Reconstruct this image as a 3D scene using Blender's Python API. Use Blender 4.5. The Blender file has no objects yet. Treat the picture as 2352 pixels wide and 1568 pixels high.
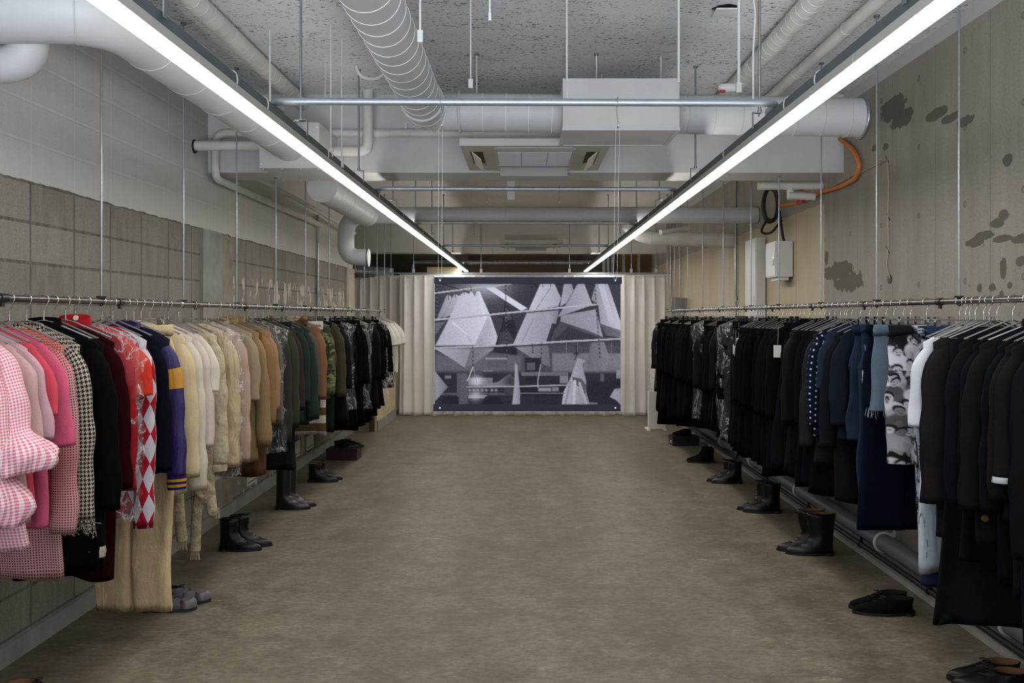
import bpy, math, random
import numpy as np
from mathutils import Vector, Matrix
random.seed(11); RNG = np.random.RandomState(5)
SC = bpy.context.scene; COL = SC.collection
F, CX, CY, E = 2000.0, 1208.0, 725.0, 1.6        # focal length in pixels, vanishing point, eye height
WORLD, EXPO = 1., 0.
PI = math.pi
def V(*a): return Vector(a)

# ------------------------------------------------------------------ colour and node helpers
def lin(h):
    h = h.lstrip('#'); o = []
    for i in (0, 2, 4):
        c = int(h[i:i+2], 16)/255
        o.append(c/12.92 if c <= .04045 else ((c+.055)/1.055)**2.4)
    return (o[0], o[1], o[2], 1)
def newmat(name):
    m = bpy.data.materials.new(name); m.use_nodes = True
    nt = m.node_tree; b = nt.nodes['Principled BSDF']
    return m, nt, b
def put(nt, sock, x):
    if isinstance(x, bpy.types.NodeSocket): nt.links.new(x, sock)
    else: sock.default_value = x
def Mt(nt, op, *a):
    n = nt.nodes.new('ShaderNodeMath'); n.operation = op
    for i, x in enumerate(a): put(nt, n.inputs[i], x)
    return n.outputs[0]
def mixc(nt, f, a, b, mode='MIX'):
    n = nt.nodes.new('ShaderNodeMix'); n.data_type = 'RGBA'; n.blend_type = mode
    put(nt, n.inputs[0], f); put(nt, n.inputs[6], a); put(nt, n.inputs[7], b)
    return n.outputs[2]
def noise(nt, vec, scale, detail=3, rough=.5, dist=0):
    n = nt.nodes.new('ShaderNodeTexNoise')
    if vec is not None: nt.links.new(vec, n.inputs['Vector'])
    n.inputs['Scale'].default_value = scale; n.inputs['Detail'].default_value = detail
    n.inputs['Roughness'].default_value = rough; n.inputs['Distortion'].default_value = dist
    return n.outputs['Fac']
def ramp(nt, f, lo, hi, a=0., b=1.):
    n = nt.nodes.new('ShaderNodeMapRange'); n.clamp = True
    put(nt, n.inputs[0], f)
    for i, x in enumerate((lo, hi, a, b)): put(nt, n.inputs[1+i], x)
    return n.outputs[0]
def sep(nt, vec):
    n = nt.nodes.new('ShaderNodeSeparateXYZ'); nt.links.new(vec, n.inputs[0]); return n.outputs
def comb(nt, x, y, z):
    n = nt.nodes.new('ShaderNodeCombineXYZ')
    for i, a in enumerate((x, y, z)): put(nt, n.inputs[i], a)
    return n.outputs[0]
def vmul(nt, vec, s):
    n = nt.nodes.new('ShaderNodeMapping'); nt.links.new(vec, n.inputs[0]); n.inputs['Scale'].default_value = s
    return n.outputs[0]
def worldpos(nt): return nt.nodes.new('ShaderNodeNewGeometry').outputs['Position']
def objpos(nt): return nt.nodes.new('ShaderNodeTexCoord').outputs['Object']
def uvpos(nt): return nt.nodes.new('ShaderNodeTexCoord').outputs['UV']
def bump(nt, b, h, strength=.3, dist=.01):
    n = nt.nodes.new('ShaderNodeBump'); n.inputs['Strength'].default_value = strength
    n.inputs['Distance'].default_value = dist
    nt.links.new(h, n.inputs['Height']); nt.links.new(n.outputs[0], b.inputs['Normal'])
MC = {}
def plain(name, hexc, rough=.6, metal=0., var=.0, vs=8., bm=0., bs=60.):
    k = ('p', name)
    if k in MC: return MC[k]
    m, nt, b = newmat(name); c = lin(hexc)
    b.inputs['Roughness'].default_value = rough; b.inputs['Metallic'].default_value = metal
    b.inputs['Base Color'].default_value = c
    p = objpos(nt)
    if var:
        n = noise(nt, p, vs, 4)
        f = ramp(nt, n, .3, .7, 1-var, 1+var)
        nt.links.new(mixc(nt, 1., c, comb(nt, f, f, f), 'MULTIPLY'), b.inputs['Base Color'])
    if bm: bump(nt, b, noise(nt, p, bs, 3), bm, .01)
    MC[k] = m; return m

# ------------------------------------------------------------------ mesh builder
class MB:
    def __init__(s): s.v = []; s.f = []; s.uv = []; s.sm = []
    def add(s, vs, fs, smooth=False, uvs=None):
        b = len(s.v); s.v.extend([tuple(map(float, x)) for x in vs])
        for i, f in enumerate(fs):
            s.f.append([b+j for j in f]); s.sm.append(smooth)
            s.uv.append(uvs[i] if uvs else None)
        return s
    def box(s, lo, hi, M=None):
        x0, y0, z0 = lo; x1, y1, z1 = hi
        vs = [V(x, y, z) for z in (z0, z1) for y in (y0, y1) for x in (x0, x1)]
        if M: vs = [M @ v for v in vs]
        return s.add(vs, [(0,2,3,1),(4,5,7,6),(0,1,5,4),(2,6,7,3),(0,4,6,2),(1,3,7,5)])
    def bbox(s, lo, hi, r, M=None, n=3):       # box with rounded vertical edges
        x0, y0, z0 = lo; x1, y1, z1 = hi; P = []
        for cx, cy, a in ((x1-r, y1-r, 0), (x0+r, y1-r, 90), (x0+r, y0+r, 180), (x1-r, y0+r, 270)):
            for k in range(n+1):
                t = math.radians(a+90*k/n); P.append((cx+r*math.cos(t), cy+r*math.sin(t)))
        return s.prism(P, z0, z1, M)
    def prism(s, P, z0, z1, M=None):
        n = len(P); vs = [V(x, y, z0) for x, y in P]+[V(x, y, z1) for x, y in P]
        if M: vs = [M @ v for v in vs]
        fs = [tuple(reversed(range(n))), tuple(range(n, 2*n))]+[(i, (i+1) % n, n+(i+1) % n, n+i) for i in range(n)]
        return s.add(vs, fs)
    def loft(s, rings, closed=True, caps=(True, True), smooth=True):
        R = [np.asarray(r, float) for r in rings]; n = len(R[0]); vs = np.concatenate(R); fs = []; uvs = []
        mid = R[len(R)//2]; seg = np.linalg.norm(np.roll(mid, -1, 0)-mid, axis=1); au = np.concatenate([[0], np.cumsum(seg)])
        cl = np.array([r.mean(0) for r in R]); av = np.concatenate([[0], np.cumsum(np.linalg.norm(np.diff(cl, axis=0), axis=1))])
        m = n if closed else n-1
        for j in range(len(R)-1):
            for i in range(m):
                k = (i+1) % n
                fs.append((j*n+i, j*n+k, (j+1)*n+k, (j+1)*n+i))
                uvs.append([(au[i], av[j]), (au[i+1], av[j]), (au[i+1], av[j+1]), (au[i], av[j+1])])
        s.add(vs, fs, smooth, uvs)
        if caps[0]: s.add(R[0], [tuple(reversed(range(n)))])
        if caps[1]: s.add(R[-1], [tuple(range(n))])
        return s
    def tube(s, pts, r, seg=10, caps=True, flat=1.):
        P = [Vector(p) for p in pts]; n = len(P); rr = r if isinstance(r, (list, tuple)) else [r]*n
        T = []
        for i in range(n):
            a = P[max(i-1, 0)]; b = P[min(i+1, n-1)]; T.append((b-a).normalized())
        up = V(0, 0, 1) if abs(T[0].z) < .9 else V(0, 1, 0)
        N = (up-T[0]*up.dot(T[0])).normalized(); rings = []
        for i in range(n):
            N = (N-T[i]*N.dot(T[i])).normalized(); B = T[i].cross(N)
            rings.append([P[i]+(N*math.cos(2*PI*k/seg)*flat+B*math.sin(2*PI*k/seg))*rr[i] for k in range(seg)])
        return s.loft([[tuple(q) for q in g] for g in rings], caps=(caps, caps))
    def torus(s, c, R, r, ax='z', sx=1., sy=1., n=24, seg=8, a0=0., a1=2*PI):
        pts = []; full = abs(a1-a0-2*PI) < 1e-6
        for k in range(n+1):
            t = a0+(a1-a0)*k/n; a, b = R*sx*math.cos(t), R*sy*math.sin(t)
            d = {'z': V(a, b, 0), 'y': V(a, 0, b), 'x': V(0, a, b)}[ax]; pts.append(Vector(c)+d)
        return s.tube(pts, r, seg, caps=not full)
    def disc(s, c, r, h, ax='z', n=16):
        c = Vector(c); d = {'x': V(1,0,0), 'y': V(0,1,0), 'z': V(0,0,1)}[ax]
        return s.tube([c-d*h/2, c+d*h/2], r, n)
    def build(s, name, mat, parent=None, org=(0, 0, 0), own=False):
        me = bpy.data.meshes.new(name); o3 = np.array(org, float)
        vv = (np.array(s.v)-o3) if len(s.v) else []
        me.from_pydata([tuple(x) for x in vv], [], s.f)
        me.polygons.foreach_set('use_smooth', s.sm)
        if any(u is not None for u in s.uv):
            ul = me.uv_layers.new(name='UVMap'); d = []
            for f, u in zip(s.f, s.uv):
                d.extend([c for q in (u if u is not None else [(0, 0)]*len(f)) for c in q])
            ul.data.foreach_set('uv', d)
        me.materials.append(mat); me.update()
        o = bpy.data.objects.new(name, me); COL.objects.link(o)
        if parent is not None: o.parent = parent
        else: o.location = org
        return o
def tag(o, label, cat, group=None, kind=None):
    o['label'] = label; o['category'] = cat
    if group: o['group'] = group
    if kind: o['kind'] = kind
    return o
def thing(name, label, cat, loc, rz=0., group=None):
    o = bpy.data.objects.new(name, None); COL.objects.link(o); o.location = loc; o.rotation_euler = (0, 0, rz)
    o.empty_display_size = .1
    return tag(o, label, cat, group)
def fillet(pts, rad, n=8):
    P = [Vector(p) for p in pts]; out = [P[0]]
    for i in range(1, len(P)-1):
        a = (P[i-1]-P[i]); b = (P[i+1]-P[i]); r = min(rad, a.length*.49, b.length*.49)
        ang = a.angle(b); 
        if abs(ang-PI) < .02: out.append(P[i]); continue
        A = P[i]+a.normalized()*r; B = P[i]+b.normalized()*r
        for k in range(n+1):
            t = k/n; out.append(A*(1-t)**2+P[i]*2*t*(1-t)+B*t*t)
    out.append(P[-1]); return out
def resample(pts, step):
    out = [Vector(pts[0])]
    for a, b in zip(pts[:-1], pts[1:]):
        a, b = Vector(a), Vector(b); k = max(1, int((b-a).length/step))
        for i in range(1, k+1): out.append(a.lerp(b, i/k))
    return out
def rings_on(pts, R, r, every, seg, name, mat, par, loc):        # thin bands round a duct path
    d = 0.; nxt = every*.5
    for a, b in zip(pts[:-1], pts[1:]):
        L = (b-a).length
        while nxt <= d+L and L > 0:
            c = a.lerp(b, (nxt-d)/L); t = (b-a).normalized()
            up = V(0, 0, 1) if abs(t.z) < .9 else V(1, 0, 0); N = (up-t*up.dot(t)).normalized(); B = t.cross(N)
            MB().tube([c+(N*math.cos(2*PI*k/seg)+B*math.sin(2*PI*k/seg))*R for k in range(seg+1)], r, 5, caps=False).build(name, mat, par, loc)
            nxt += every
        d += L

# ------------------------------------------------------------------ setting materials
def mat_floor():
    m, nt, b = newmat('polished_concrete_floor'); p = worldpos(nt)
    n1 = noise(nt, vmul(nt, p, (1, .22, 1)), 1.7, 4, .6); n2 = noise(nt, vmul(nt, p, (1, 1.2, 1)), 4.2, 10, .72, .1); n3 = noise(nt, p, 60, 4, .65)
    c = mixc(nt, ramp(nt, n1, .32, .68), lin('655d4b'), lin('837a66'))
    c = mixc(nt, ramp(nt, n2, .38, .50, .55, 0), c, lin('4b4334'))
    c = mixc(nt, ramp(nt, n2, .51, .64, 0, .4), c, lin('989181'))
    n4 = noise(nt, vmul(nt, p, (1, 2.2, 1)), 19, 7, .75, .3); c = mixc(nt, ramp(nt, n4, .40, .56, .5, 0), c, lin('463f32'))
    st = noise(nt, p, 1.3, 3, .6, .4); c = mixc(nt, ramp(nt, st, .60, .70, 0, .4), c, lin('4d4436'))
    sc = noise(nt, vmul(nt, p, (2.6, 15, 1)), 2.2, 8, .75, .8); sc2 = noise(nt, p, 5.5, 3)
    f = Mt(nt, 'MULTIPLY', ramp(nt, sc, .58, .64), ramp(nt, sc2, .42, .62))
    c = mixc(nt, Mt(nt, 'MULTIPLY', f, .5), c, lin('b0a998'))
    sp = noise(nt, vmul(nt, p, (1.2, 1, 1)), 26, 2); sp2 = noise(nt, p, 2.2, 2)
    f2 = Mt(nt, 'MULTIPLY', ramp(nt, sp, .73, .76), ramp(nt, sp2, .52, .6))
    c = mixc(nt, Mt(nt, 'MULTIPLY', f2, .6), c, lin('c4beb0'))
    dk = noise(nt, p, 13, 3, .6)
    c = mixc(nt, ramp(nt, dk, .68, .76, 0, .5), c, lin('3d352b'))
    c = mixc(nt, ramp(nt, n3, .35, .7, .16, 0), c, lin('4a4034'))
    nt.links.new(c, b.inputs['Base Color'])
    put(nt, b.inputs['Roughness'], ramp(nt, n2, .3, .7, .5, .68)); b.inputs['Specular IOR Level'].default_value = .35
    bump(nt, b, n3, .12, .004); return m
def mat_ceiling():
    m, nt, b = newmat('sprayed_concrete_ceiling'); p = worldpos(nt)
    n1 = noise(nt, p, 1.1, 4, .6); n2 = noise(nt, vmul(nt, p, (1, 1.5, 1)), 34, 5, .75, .5); n3 = noise(nt, vmul(nt, p, (1, 2.2, 1)), 3.5, 4, .6)
    c = mixc(nt, ramp(nt, n1, .3, .7), lin('d2d2d1'), lin('e6e6e6'))
    th = ramp(nt, n3, .32, .68, .455, .36)
    f = ramp(nt, Mt(nt, 'SUBTRACT', n2, th), -.03, .02, 1, 0)
    c = mixc(nt, Mt(nt, 'MULTIPLY', f, .85), c, lin('4a4a50'))
    c = mixc(nt, ramp(nt, sep(nt, p)[1], 6.9, 6.95), c, mixc(nt, ramp(nt, n1, .3, .7), lin('d2cfc8'), lin('dfdcd6')))
    nt.links.new(c, b.inputs['Base Color']); b.inputs['Roughness'].default_value = .95
    bump(nt, b, n2, .7, .012); return m
def mat_blockwall():
    m, nt, b = newmat('painted_block_wall'); p = worldpos(nt); s = sep(nt, p)
    v = comb(nt, Mt(nt, 'ADD', s[1], -4.218+4.06), Mt(nt, 'ADD', s[2], -2.246+2.34), 0.)
    br = nt.nodes.new('ShaderNodeTexBrick'); nt.links.new(v, br.inputs[0])
    br.offset = 0; br.squash = 1
    for k, x in (('Scale', 1), ('Mortar Size', .009), ('Mortar Smooth', .3), ('Bias', 0), ('Brick Width', .406), ('Row Height', .195)): br.inputs[k].default_value = x
    br.inputs['Color1'].default_value = lin('8d867b'); br.inputs['Color2'].default_value = lin('777167'); br.inputs['Mortar'].default_value = lin('4d4943')
    n1 = noise(nt, vmul(nt, p, (1, 5, 1)), 4, 6, .7); n2 = noise(nt, p, 90, 3)
    c = mixc(nt, ramp(nt, n1, .35, .7, 0, .5), br.outputs['Color'], lin('a09a8e'))
    c = mixc(nt, ramp(nt, n2, .35, .65, .3, 0), c, lin('55524c'))
    # pale adhesive smears on the rear stretch
    sm = noise(nt, vmul(nt, p, (1, 4.2, 1.5)), 2.3, 4, .6, .3)
    zj = Mt(nt, 'ADD', s[2], Mt(nt, 'MULTIPLY', n1, .2))
    band = Mt(nt, 'MAXIMUM', Mt(nt, 'MULTIPLY', ramp(nt, zj, 1.74, 1.82), ramp(nt, zj, 2.02, 2.1, 1, 0)), Mt(nt, 'MAXIMUM', ramp(nt, zj, 2.26, 2.32, 0, .75), ramp(nt, zj, .5, .62, .9, 0)))
    zone = Mt(nt, 'MULTIPLY', ramp(nt, s[1], 7.05, 7.15), band)
    c = mixc(nt, Mt(nt, 'MULTIPLY', ramp(nt, Mt(nt, 'ADD', sm, Mt(nt, 'MULTIPLY', Mt(nt, 'SUBTRACT', zone, 1.), .5)), .52, .55), .85), c, lin('c9bba6'))
    pw = mixc(nt, Mt(nt, 'MULTIPLY', br.outputs['Fac'], .32), lin('c6c3bd'), lin('dbd9d4'))
    pw = mixc(nt, ramp(nt, n1, .3, .7, .2, 0), pw, lin('a5a29b'))
    edge = Mt(nt, 'ADD', s[2], Mt(nt, 'MULTIPLY', noise(nt, p, 9, 4), .03))
    c = mixc(nt, ramp(nt, edge, 2.262, 2.266), c, pw)
    nt.links.new(c, b.inputs['Base Color']); b.inputs['Roughness'].default_value = .9
    h = Mt(nt, 'SUBTRACT', n2, Mt(nt, 'MULTIPLY', br.outputs['Fac'], 2.))
    bump(nt, b, h, .35, .006); return m
BLOTS = [(2050, 250, 32, 30), (2072, 272, 30, 22), (2150, 262, 26, 14), (2185, 270, 22, 12), (2216, 278, 20, 13), (2315, 368, 13, 16), (2240, 556, 24, 11), (2262, 541, 24, 11), (2290, 512, 18, 12), (2306, 494, 14, 14),
         (2300, 548, 22, 9), (2345, 548, 24, 12), (1930, 622, 28, 24), (1950, 648, 36, 24), (1905, 628, 14, 16), (2305, 618, 9, 26), (2348, 600, 14, 14), (2280, 660, 8, 10), (2318, 655, 7, 9), (2250, 662, 6, 10), (2300, 680, 6, 14), (2034, 336, 7, 10), (2008, 340, 6, 8), (1898, 592, 5, 16)]
def mat_rightwall():
    m, nt, b = newmat('raw_concrete_wall'); p = worldpos(nt); s = sep(nt, p)
    n1 = noise(nt, vmul(nt, p, (1, 2.2, .5)), 1.6, 6, .65); n2 = noise(nt, vmul(nt, p, (1, 14, .7)), 2.2, 5, .7); n3 = noise(nt, p, 70, 3)
    c = mixc(nt, ramp(nt, n1, .3, .7), lin('8e887d'), lin('a49d91'))
    c = mixc(nt, ramp(nt, n2, .38, .7, .16, 0), c, lin('7c766b'))
    c = mixc(nt, ramp(nt, n3, .3, .6, .25, 0), c, lin('6d675d'))
    # formwork joints
    bj = Mt(nt, 'ABSOLUTE', Mt(nt, 'SUBTRACT', Mt(nt, 'FRACT', Mt(nt, 'DIVIDE', s[1], .6)), .5))
    c = mixc(nt, ramp(nt, bj, .006, .012, .45, 0), c, lin('6a655c'))
    # tie holes
    ty = Mt(nt, 'SUBTRACT', Mt(nt, 'FRACT', Mt(nt, 'DIVIDE', s[1], .56)), .5); tz = Mt(nt, 'SUBTRACT', Mt(nt, 'FRACT', Mt(nt, 'DIVIDE', Mt(nt, 'ADD', s[2], .1), .42)), .5)
    d = Mt(nt, 'SQRT', Mt(nt, 'ADD', Mt(nt, 'POWER', Mt(nt, 'MULTIPLY', ty, .56), 2.), Mt(nt, 'POWER', Mt(nt, 'MULTIPLY', tz, .42), 2.)))
    c = mixc(nt, Mt(nt, 'MULTIPLY', ramp(nt, d, .017, .02, 1, 0), ramp(nt, d, .011, .015, .35, .75)), c, lin('55524d'))
    # chipped dark patches
    q = Mt(nt, 'MULTIPLY', Mt(nt, 'SUBTRACT', noise(nt, p, 11, 4, .7), .5), 2.6); tot = None
    for px, py, rx, ry in BLOTS:
        Y = 4800/(px-CX); z = E+(CY-py)/F*Y; ry_ = rx*Y*Y/4800; rz_ = ry*Y/F
        e = Mt(nt, 'ADD', Mt(nt, 'POWER', Mt(nt, 'DIVIDE', Mt(nt, 'SUBTRACT', s[1], Y), ry_), 2.), Mt(nt, 'POWER', Mt(nt, 'DIVIDE', Mt(nt, 'SUBTRACT', s[2], z), rz_), 2.))
        tot = e if tot is None else Mt(nt, 'MINIMUM', tot, e)
    f = ramp(nt, Mt(nt, 'ADD', tot, q), .8, .95, 1, 0)
    c = mixc(nt, Mt(nt, 'MULTIPLY', f, .88), c, lin('57524a'))
    spk = ramp(nt, Mt(nt, 'SUBTRACT', noise(nt, p, 24, 2), ramp(nt, s[2], 1.6, 2.4, 0, .08)), .70, .74)
    c = mixc(nt, Mt(nt, 'MULTIPLY', spk, .6), c, lin('625d54'))
    # white paint band under the ceiling, buff paint on the rear stretch
    c = mixc(nt, ramp(nt, s[2], E+1.583, E+1.587), c, lin('b9b9b6'))
    yj = Mt(nt, 'ABSOLUTE', Mt(nt, 'SUBTRACT', Mt(nt, 'FRACT', Mt(nt, 'DIVIDE', s[1], .91)), .5))
    buff = mixc(nt, ramp(nt, yj, .008, .014, .5, 0), mixc(nt, ramp(nt, n1, .3, .7), lin('b3a388'), lin('bfb096')), lin('97896f'))
    buff = mixc(nt, Mt(nt, 'MULTIPLY', ramp(nt, Mt(nt, 'ABSOLUTE', Mt(nt, 'SUBTRACT', s[1], 10.6)), .28, .3, 1, 0), .8), buff, lin('bdb7ab'))
    buff = mixc(nt, Mt(nt, 'MULTIPLY', ramp(nt, Mt(nt, 'ABSOLUTE', Mt(nt, 'SUBTRACT', s[1], 7.12)), .1, .11, 1, 0), .8), buff, lin('b9ad98'))
    far = Mt(nt, 'MULTIPLY', ramp(nt, Mt(nt, 'ADD', s[1], Mt(nt, 'MULTIPLY', n3, .05)), 7.02, 7.03), ramp(nt, Mt(nt, 'ADD', s[2], Mt(nt, 'MULTIPLY', n1, .06)), 2.53, 2.54, 1, 0))  # grey kept above the buff paints in the lights' cut-off shadow
    c = mixc(nt, far, c, buff)
    nt.links.new(c, b.inputs['Base Color']); b.inputs['Roughness'].default_value = .9
    bump(nt, b, Mt(nt, 'SUBTRACT', n3, Mt(nt, 'MULTIPLY', f, 1.5)), .25, .006); return m
M_FLOOR = mat_floor(); M_CEIL = mat_ceiling(); M_BLOCK = mat_blockwall(); M_RW = mat_rightwall()
M_CONC = plain('smooth_grey_concrete', '8d8b85', .85, 0, .2, 5, .2, 40)
M_CONC2 = plain('brownish_plaster', '8a8171', .9, 0, .25, 6, .25, 40)
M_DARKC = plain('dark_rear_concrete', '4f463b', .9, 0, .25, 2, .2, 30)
M_CREAM = plain('cream_plaster', 'c4b28c', .85, 0, .1, 3, .15, 40)
M_WPAINT = plain('white_painted_surface', 'c2c1be', .6, 0, .07, 3, .08, 30)
M_DUCT = plain('white_painted_duct', 'bcbcbb', .5, 0, .05, 3, .12, 14)
M_BAND = plain('white_duct_seam', 'e9ebee', .5)
M_PIPE = plain('off_white_pipe_wrap', 'd0cdc6', .65, 0, .1, 5, .25, 30)
M_ZINC = plain('galvanised_steel', '9fa6aa', .38, .9, .12, 20)
M_BAR = plain('satin_conduit_steel', 'b4bcc2', .48, .85, .05, 20)
M_STRUT = plain('grey_strut_steel', '7c8281', .5, .7, .1, 12)
M_CHROME = plain('polished_chrome', 'd6d6d8', .12, 1.)
M_RAIL = plain('dull_steel_rail', '6a635c', .3, .9, .15, 14)
M_BLACKM = plain('black_steel', '15151a', .4, .3)
M_PLASTW = plain('white_plastic', 'd2d2cf', .45)
M_HOUS = plain('light_fitting_housing', 'b9b5ab', .5)
M_BLACKP = plain('black_rubber', '121214', .5)
M_ORANGE = plain('orange_cable_sheath', 'c8742a', .5)
M_TAN = plain('tan_cable_sheath', 'b49d7c', .6)
M_WOOD = plain('brown_plywood', '7d5f38', .7, 0, .2, 3)
M_PVC = plain('grey_pvc_pipe', '6c6b6e', .4, 0, .08, 5)
M_PAPER = plain('white_card', 'd9d8d2', .7)
M_RED = plain('red_enamel', 'a5201c', .4)
def mat_emit(s):
    m, nt, b = newmat('lit_diffuser_or_fill'); b.inputs['Base Color'].default_value = (.9, .9, .9, 1)
    b.inputs['Emission Color'].default_value = (1., .985, .955, 1); b.inputs['Emission Strength'].default_value = s
    return m
EMIT, FILL = 31.0, 27.0
M_EMIT = mat_emit(EMIT); M_FILL = mat_emit(FILL)  # real diffusers first, then the added glow that lifts the ceiling

# ------------------------------------------------------------------ room shell
ZC = E+1.67
def shell(name, boxes, mat, label, cat):
    mb = MB()
    for lo, hi in boxes: mb.box(lo, hi)
    c = boxes[0]; o = mb.build(name, mat, None, tuple((a+b)/2 for a, b in zip(*c)))
    return tag(o, label, cat, None, 'structure')
shell('floor', [((-3.2, -1, -.1), (2.7, 17, 0))], M_FLOOR, 'scuffed brown polished concrete floor', 'floor')
shell('ceiling', [((-3.2, -1, ZC), (2.7, 17, ZC+.15))], M_CEIL, 'rough speckled grey concrete ceiling', 'ceiling')
shell('wall_left', [((-2.6, -1, 0), (-2.4, 12.06, ZC))], M_BLOCK, 'grey block wall on the left, painted white above', 'wall')
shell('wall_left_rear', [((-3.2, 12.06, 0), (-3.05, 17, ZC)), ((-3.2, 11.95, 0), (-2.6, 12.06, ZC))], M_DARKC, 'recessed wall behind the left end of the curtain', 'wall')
shell('wall_right', [((2.4, -1, 0), (2.65, 17, ZC))], M_RW, 'raw concrete wall on the right, buff painted further back', 'wall')
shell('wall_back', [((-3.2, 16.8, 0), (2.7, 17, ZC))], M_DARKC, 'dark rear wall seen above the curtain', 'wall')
shell('wall_left_low', [((-2.3, 12.08, 0), (-2.07, 13.8, 1.15))], M_CREAM, 'low cream partition at the far left below the white tees', 'wall')
shell('beam_front', [((-2.4, 6.575, E+1.08), (2.4, 6.97, ZC))], M_WPAINT, 'white painted beam behind the ceiling air conditioner', 'beam')
shell('beam_rear', [((-3.05, 14.9, E+1.08), (2.4, 15.3, ZC))], plain('rear_white_paint', 'd8d5ce', .7), 'far white beam above the curtain', 'beam')
shell('trim_1', [((-2.4, 6.41, .1), (-2.375, 6.81, 2.244))], M_CONC, 'smooth grey concrete pilaster in the block wall', 'trim')
shell('trim_2', [((-2.4, 6.82, .1), (-2.38, 7.07, 2.22))], M_CONC2, 'brownish plaster strip beside the grey pilaster', 'trim')
shell('trim_3', [((-2.4, 11.55, .1), (-2.375, 12.06, 2.24))], plain('dusty_plaster', 'b0a68f', .9, 0, .12, 4), 'cream plaster strip at the end of the block wall', 'trim')
shell('baseboard_left', [((-2.4, -1, 0), (-2.37, 12.05, .095))], M_CONC, 'grey concrete kerb along the foot of the left wall', 'baseboard')
shell('baseboard_right', [((2.24, -1, 0), (2.4, 13.85, .03))], M_CONC, 'low grey concrete kerb along the foot of the right wall', 'baseboard')
shell('baseboard_rear', [((-2.07, 12.1, 0), (-2.055, 13.8, .14))], M_CONC, 'grey skirting band on the low cream partition', 'baseboard')
shell('trim_4', [((-2.395, 12.065, 0), (-2.17, 12.08, 1.1))], M_CONC2, 'grey boarded end of the low partition', 'trim')
shell('trim_5', [((-2.17, 12.055, 0), (-2.10, 12.08, 1.1))], plain('dark_timber', '5a4226', .7, 0, .3, 5), 'dark timber edge board of the low partition', 'trim')

# ------------------------------------------------------------------ line lights, channels, rods, crossbars
XL = 1.135; ZL = E+.843
segs = [1.4+1.525*k for k in range(10)]
ordn = ['first', 'second', 'third', 'fourth', 'fifth', 'sixth', 'seventh', 'eighth', 'ninth', 'tenth', 'eleventh', 'twelfth', 'thirteenth', 'fourteenth', 'fifteenth', 'sixteenth', 'seventeenth', 'eighteenth', 'nineteenth', 'twentieth']
for sgn, side in ((-1, 'left'), (1, 'right')):
    for k, y in enumerate(segs):
        y1 = min(y+1.52, 16.6)
        t = thing('linear_light', f'glowing white linear light in the {side} row, {ordn[k]} length from the camera', 'light', (sgn*XL, (y+y1)/2, ZL), 0, f'{side} line of linear lights')
        L = (y1-y)/2
        MB().box((-.0375, -L, .004), (.0375, L, .036)).build('housing', M_HOUS, t)
        MB().box((-.0355, -L+.004, -.002), (.0355, L-.004, .0045)).build('diffuser', M_EMIT, t)
        MB().box((sgn*.031-.006, -L+.01, .0355), (sgn*.031+.006, L-.01, .038)).build('added_fill_strip', M_FILL, t)      # added glow on the wall side, there only to brighten the ceiling
    mb = MB(); z0 = .046
    mb.box((-.021, 1.3-9, z0), (.021, 16.6-9, z0+.003)).box((-.021, 1.3-9, z0), (-.018, 16.6-9, z0+.041)).box((.018, 1.3-9, z0), (.021, 16.6-9, z0+.041))
    t = thing('strut_channel', f'long grey steel channel above the {side} row of lights', 'channel', (sgn*XL, 9, ZL), 0, 'steel channels over the lights')
    mb.build('channel', plain('dull_channel_steel', '5d6465', .8, 0, .1, 10), t)
    cb = MB(); cb.tube([(sgn*-.005, 1.3-9, z0+.02), (sgn*-.005, 16.5-9, z0+.02)], .011, 8); cb.build('cable', M_PLASTW, t)
    clips = [2.2, 3.35, 3.75, 4.9, 6.6, 7.9, 9.4]
    for y in clips:
        c = MB(); c.torus((0, y-9, z0+.018), .034, .0035, 'y', .75, 1.1, 16, 5); c.build('cable_tie', M_PLASTW, t)
def top_z(x, y):
    return E+1.08 if (6.575 < y < 6.97 or 14.9 < y < 15.3) else ZC
def rod(name, x, y, z0, z1, r, label, group, bracket=None, mat=None):
    t = thing(name, label, 'rod', (x, y, z0), 0, group)
    MB().tube([(0, 0, 0), (0, 0, z1-z0)], r, 8).build('rod', mat or M_ZINC, t)
    if z1 > ZC-.05 or abs(z1-E-1.08) < .01: MB().disc((0, 0, z1-z0-.006), .016, .012, 'z', 6).build('ceiling_plate', M_STRUT, t)
    if bracket == 'clamp':
        b = MB().box((-.034, -.012, .0), (.034, .012, .004)).box((-.034, -.012, -.075), (-.030, .012, .004)).box((.030, -.012, -.075), (.034, .012, .004)); b.build('clamp', M_ZINC, t)
        MB().disc((0, 0, .01), .012, .012, 'z', 6).build('nut', M_ZINC, t)
    if bracket == 'ring':
        b = MB().disc((0, 0, .004), .022, .008, 'z', 12).torus((0, 0, -.018), .018, .004, 'x', 1, 1, 16, 6); b.build('pipe_clamp', M_BLACKM, t)
    return t
for sgn, side, ys in ((-1, 'left', [2.66, 4.39, 5.91, 7.43, 8.95, 10.5, 12.0, 13.5]), (1, 'right', [2.54, 4.23, 5.83, 7.4, 8.95, 10.5, 12.0, 13.5])):
    for k, y in enumerate(ys):
        rod('hanger_rod', sgn*XL, y, ZL+.14, top_z(0, y), .0065, f'steel rod and clamp holding the {side} light channel, {ordn[k]} from the camera', f'rods of the {side} light channel', 'clamp')
bars = [3.85, 6.49, 8.87, 11.75]
ZB = ZL+.1045
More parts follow.
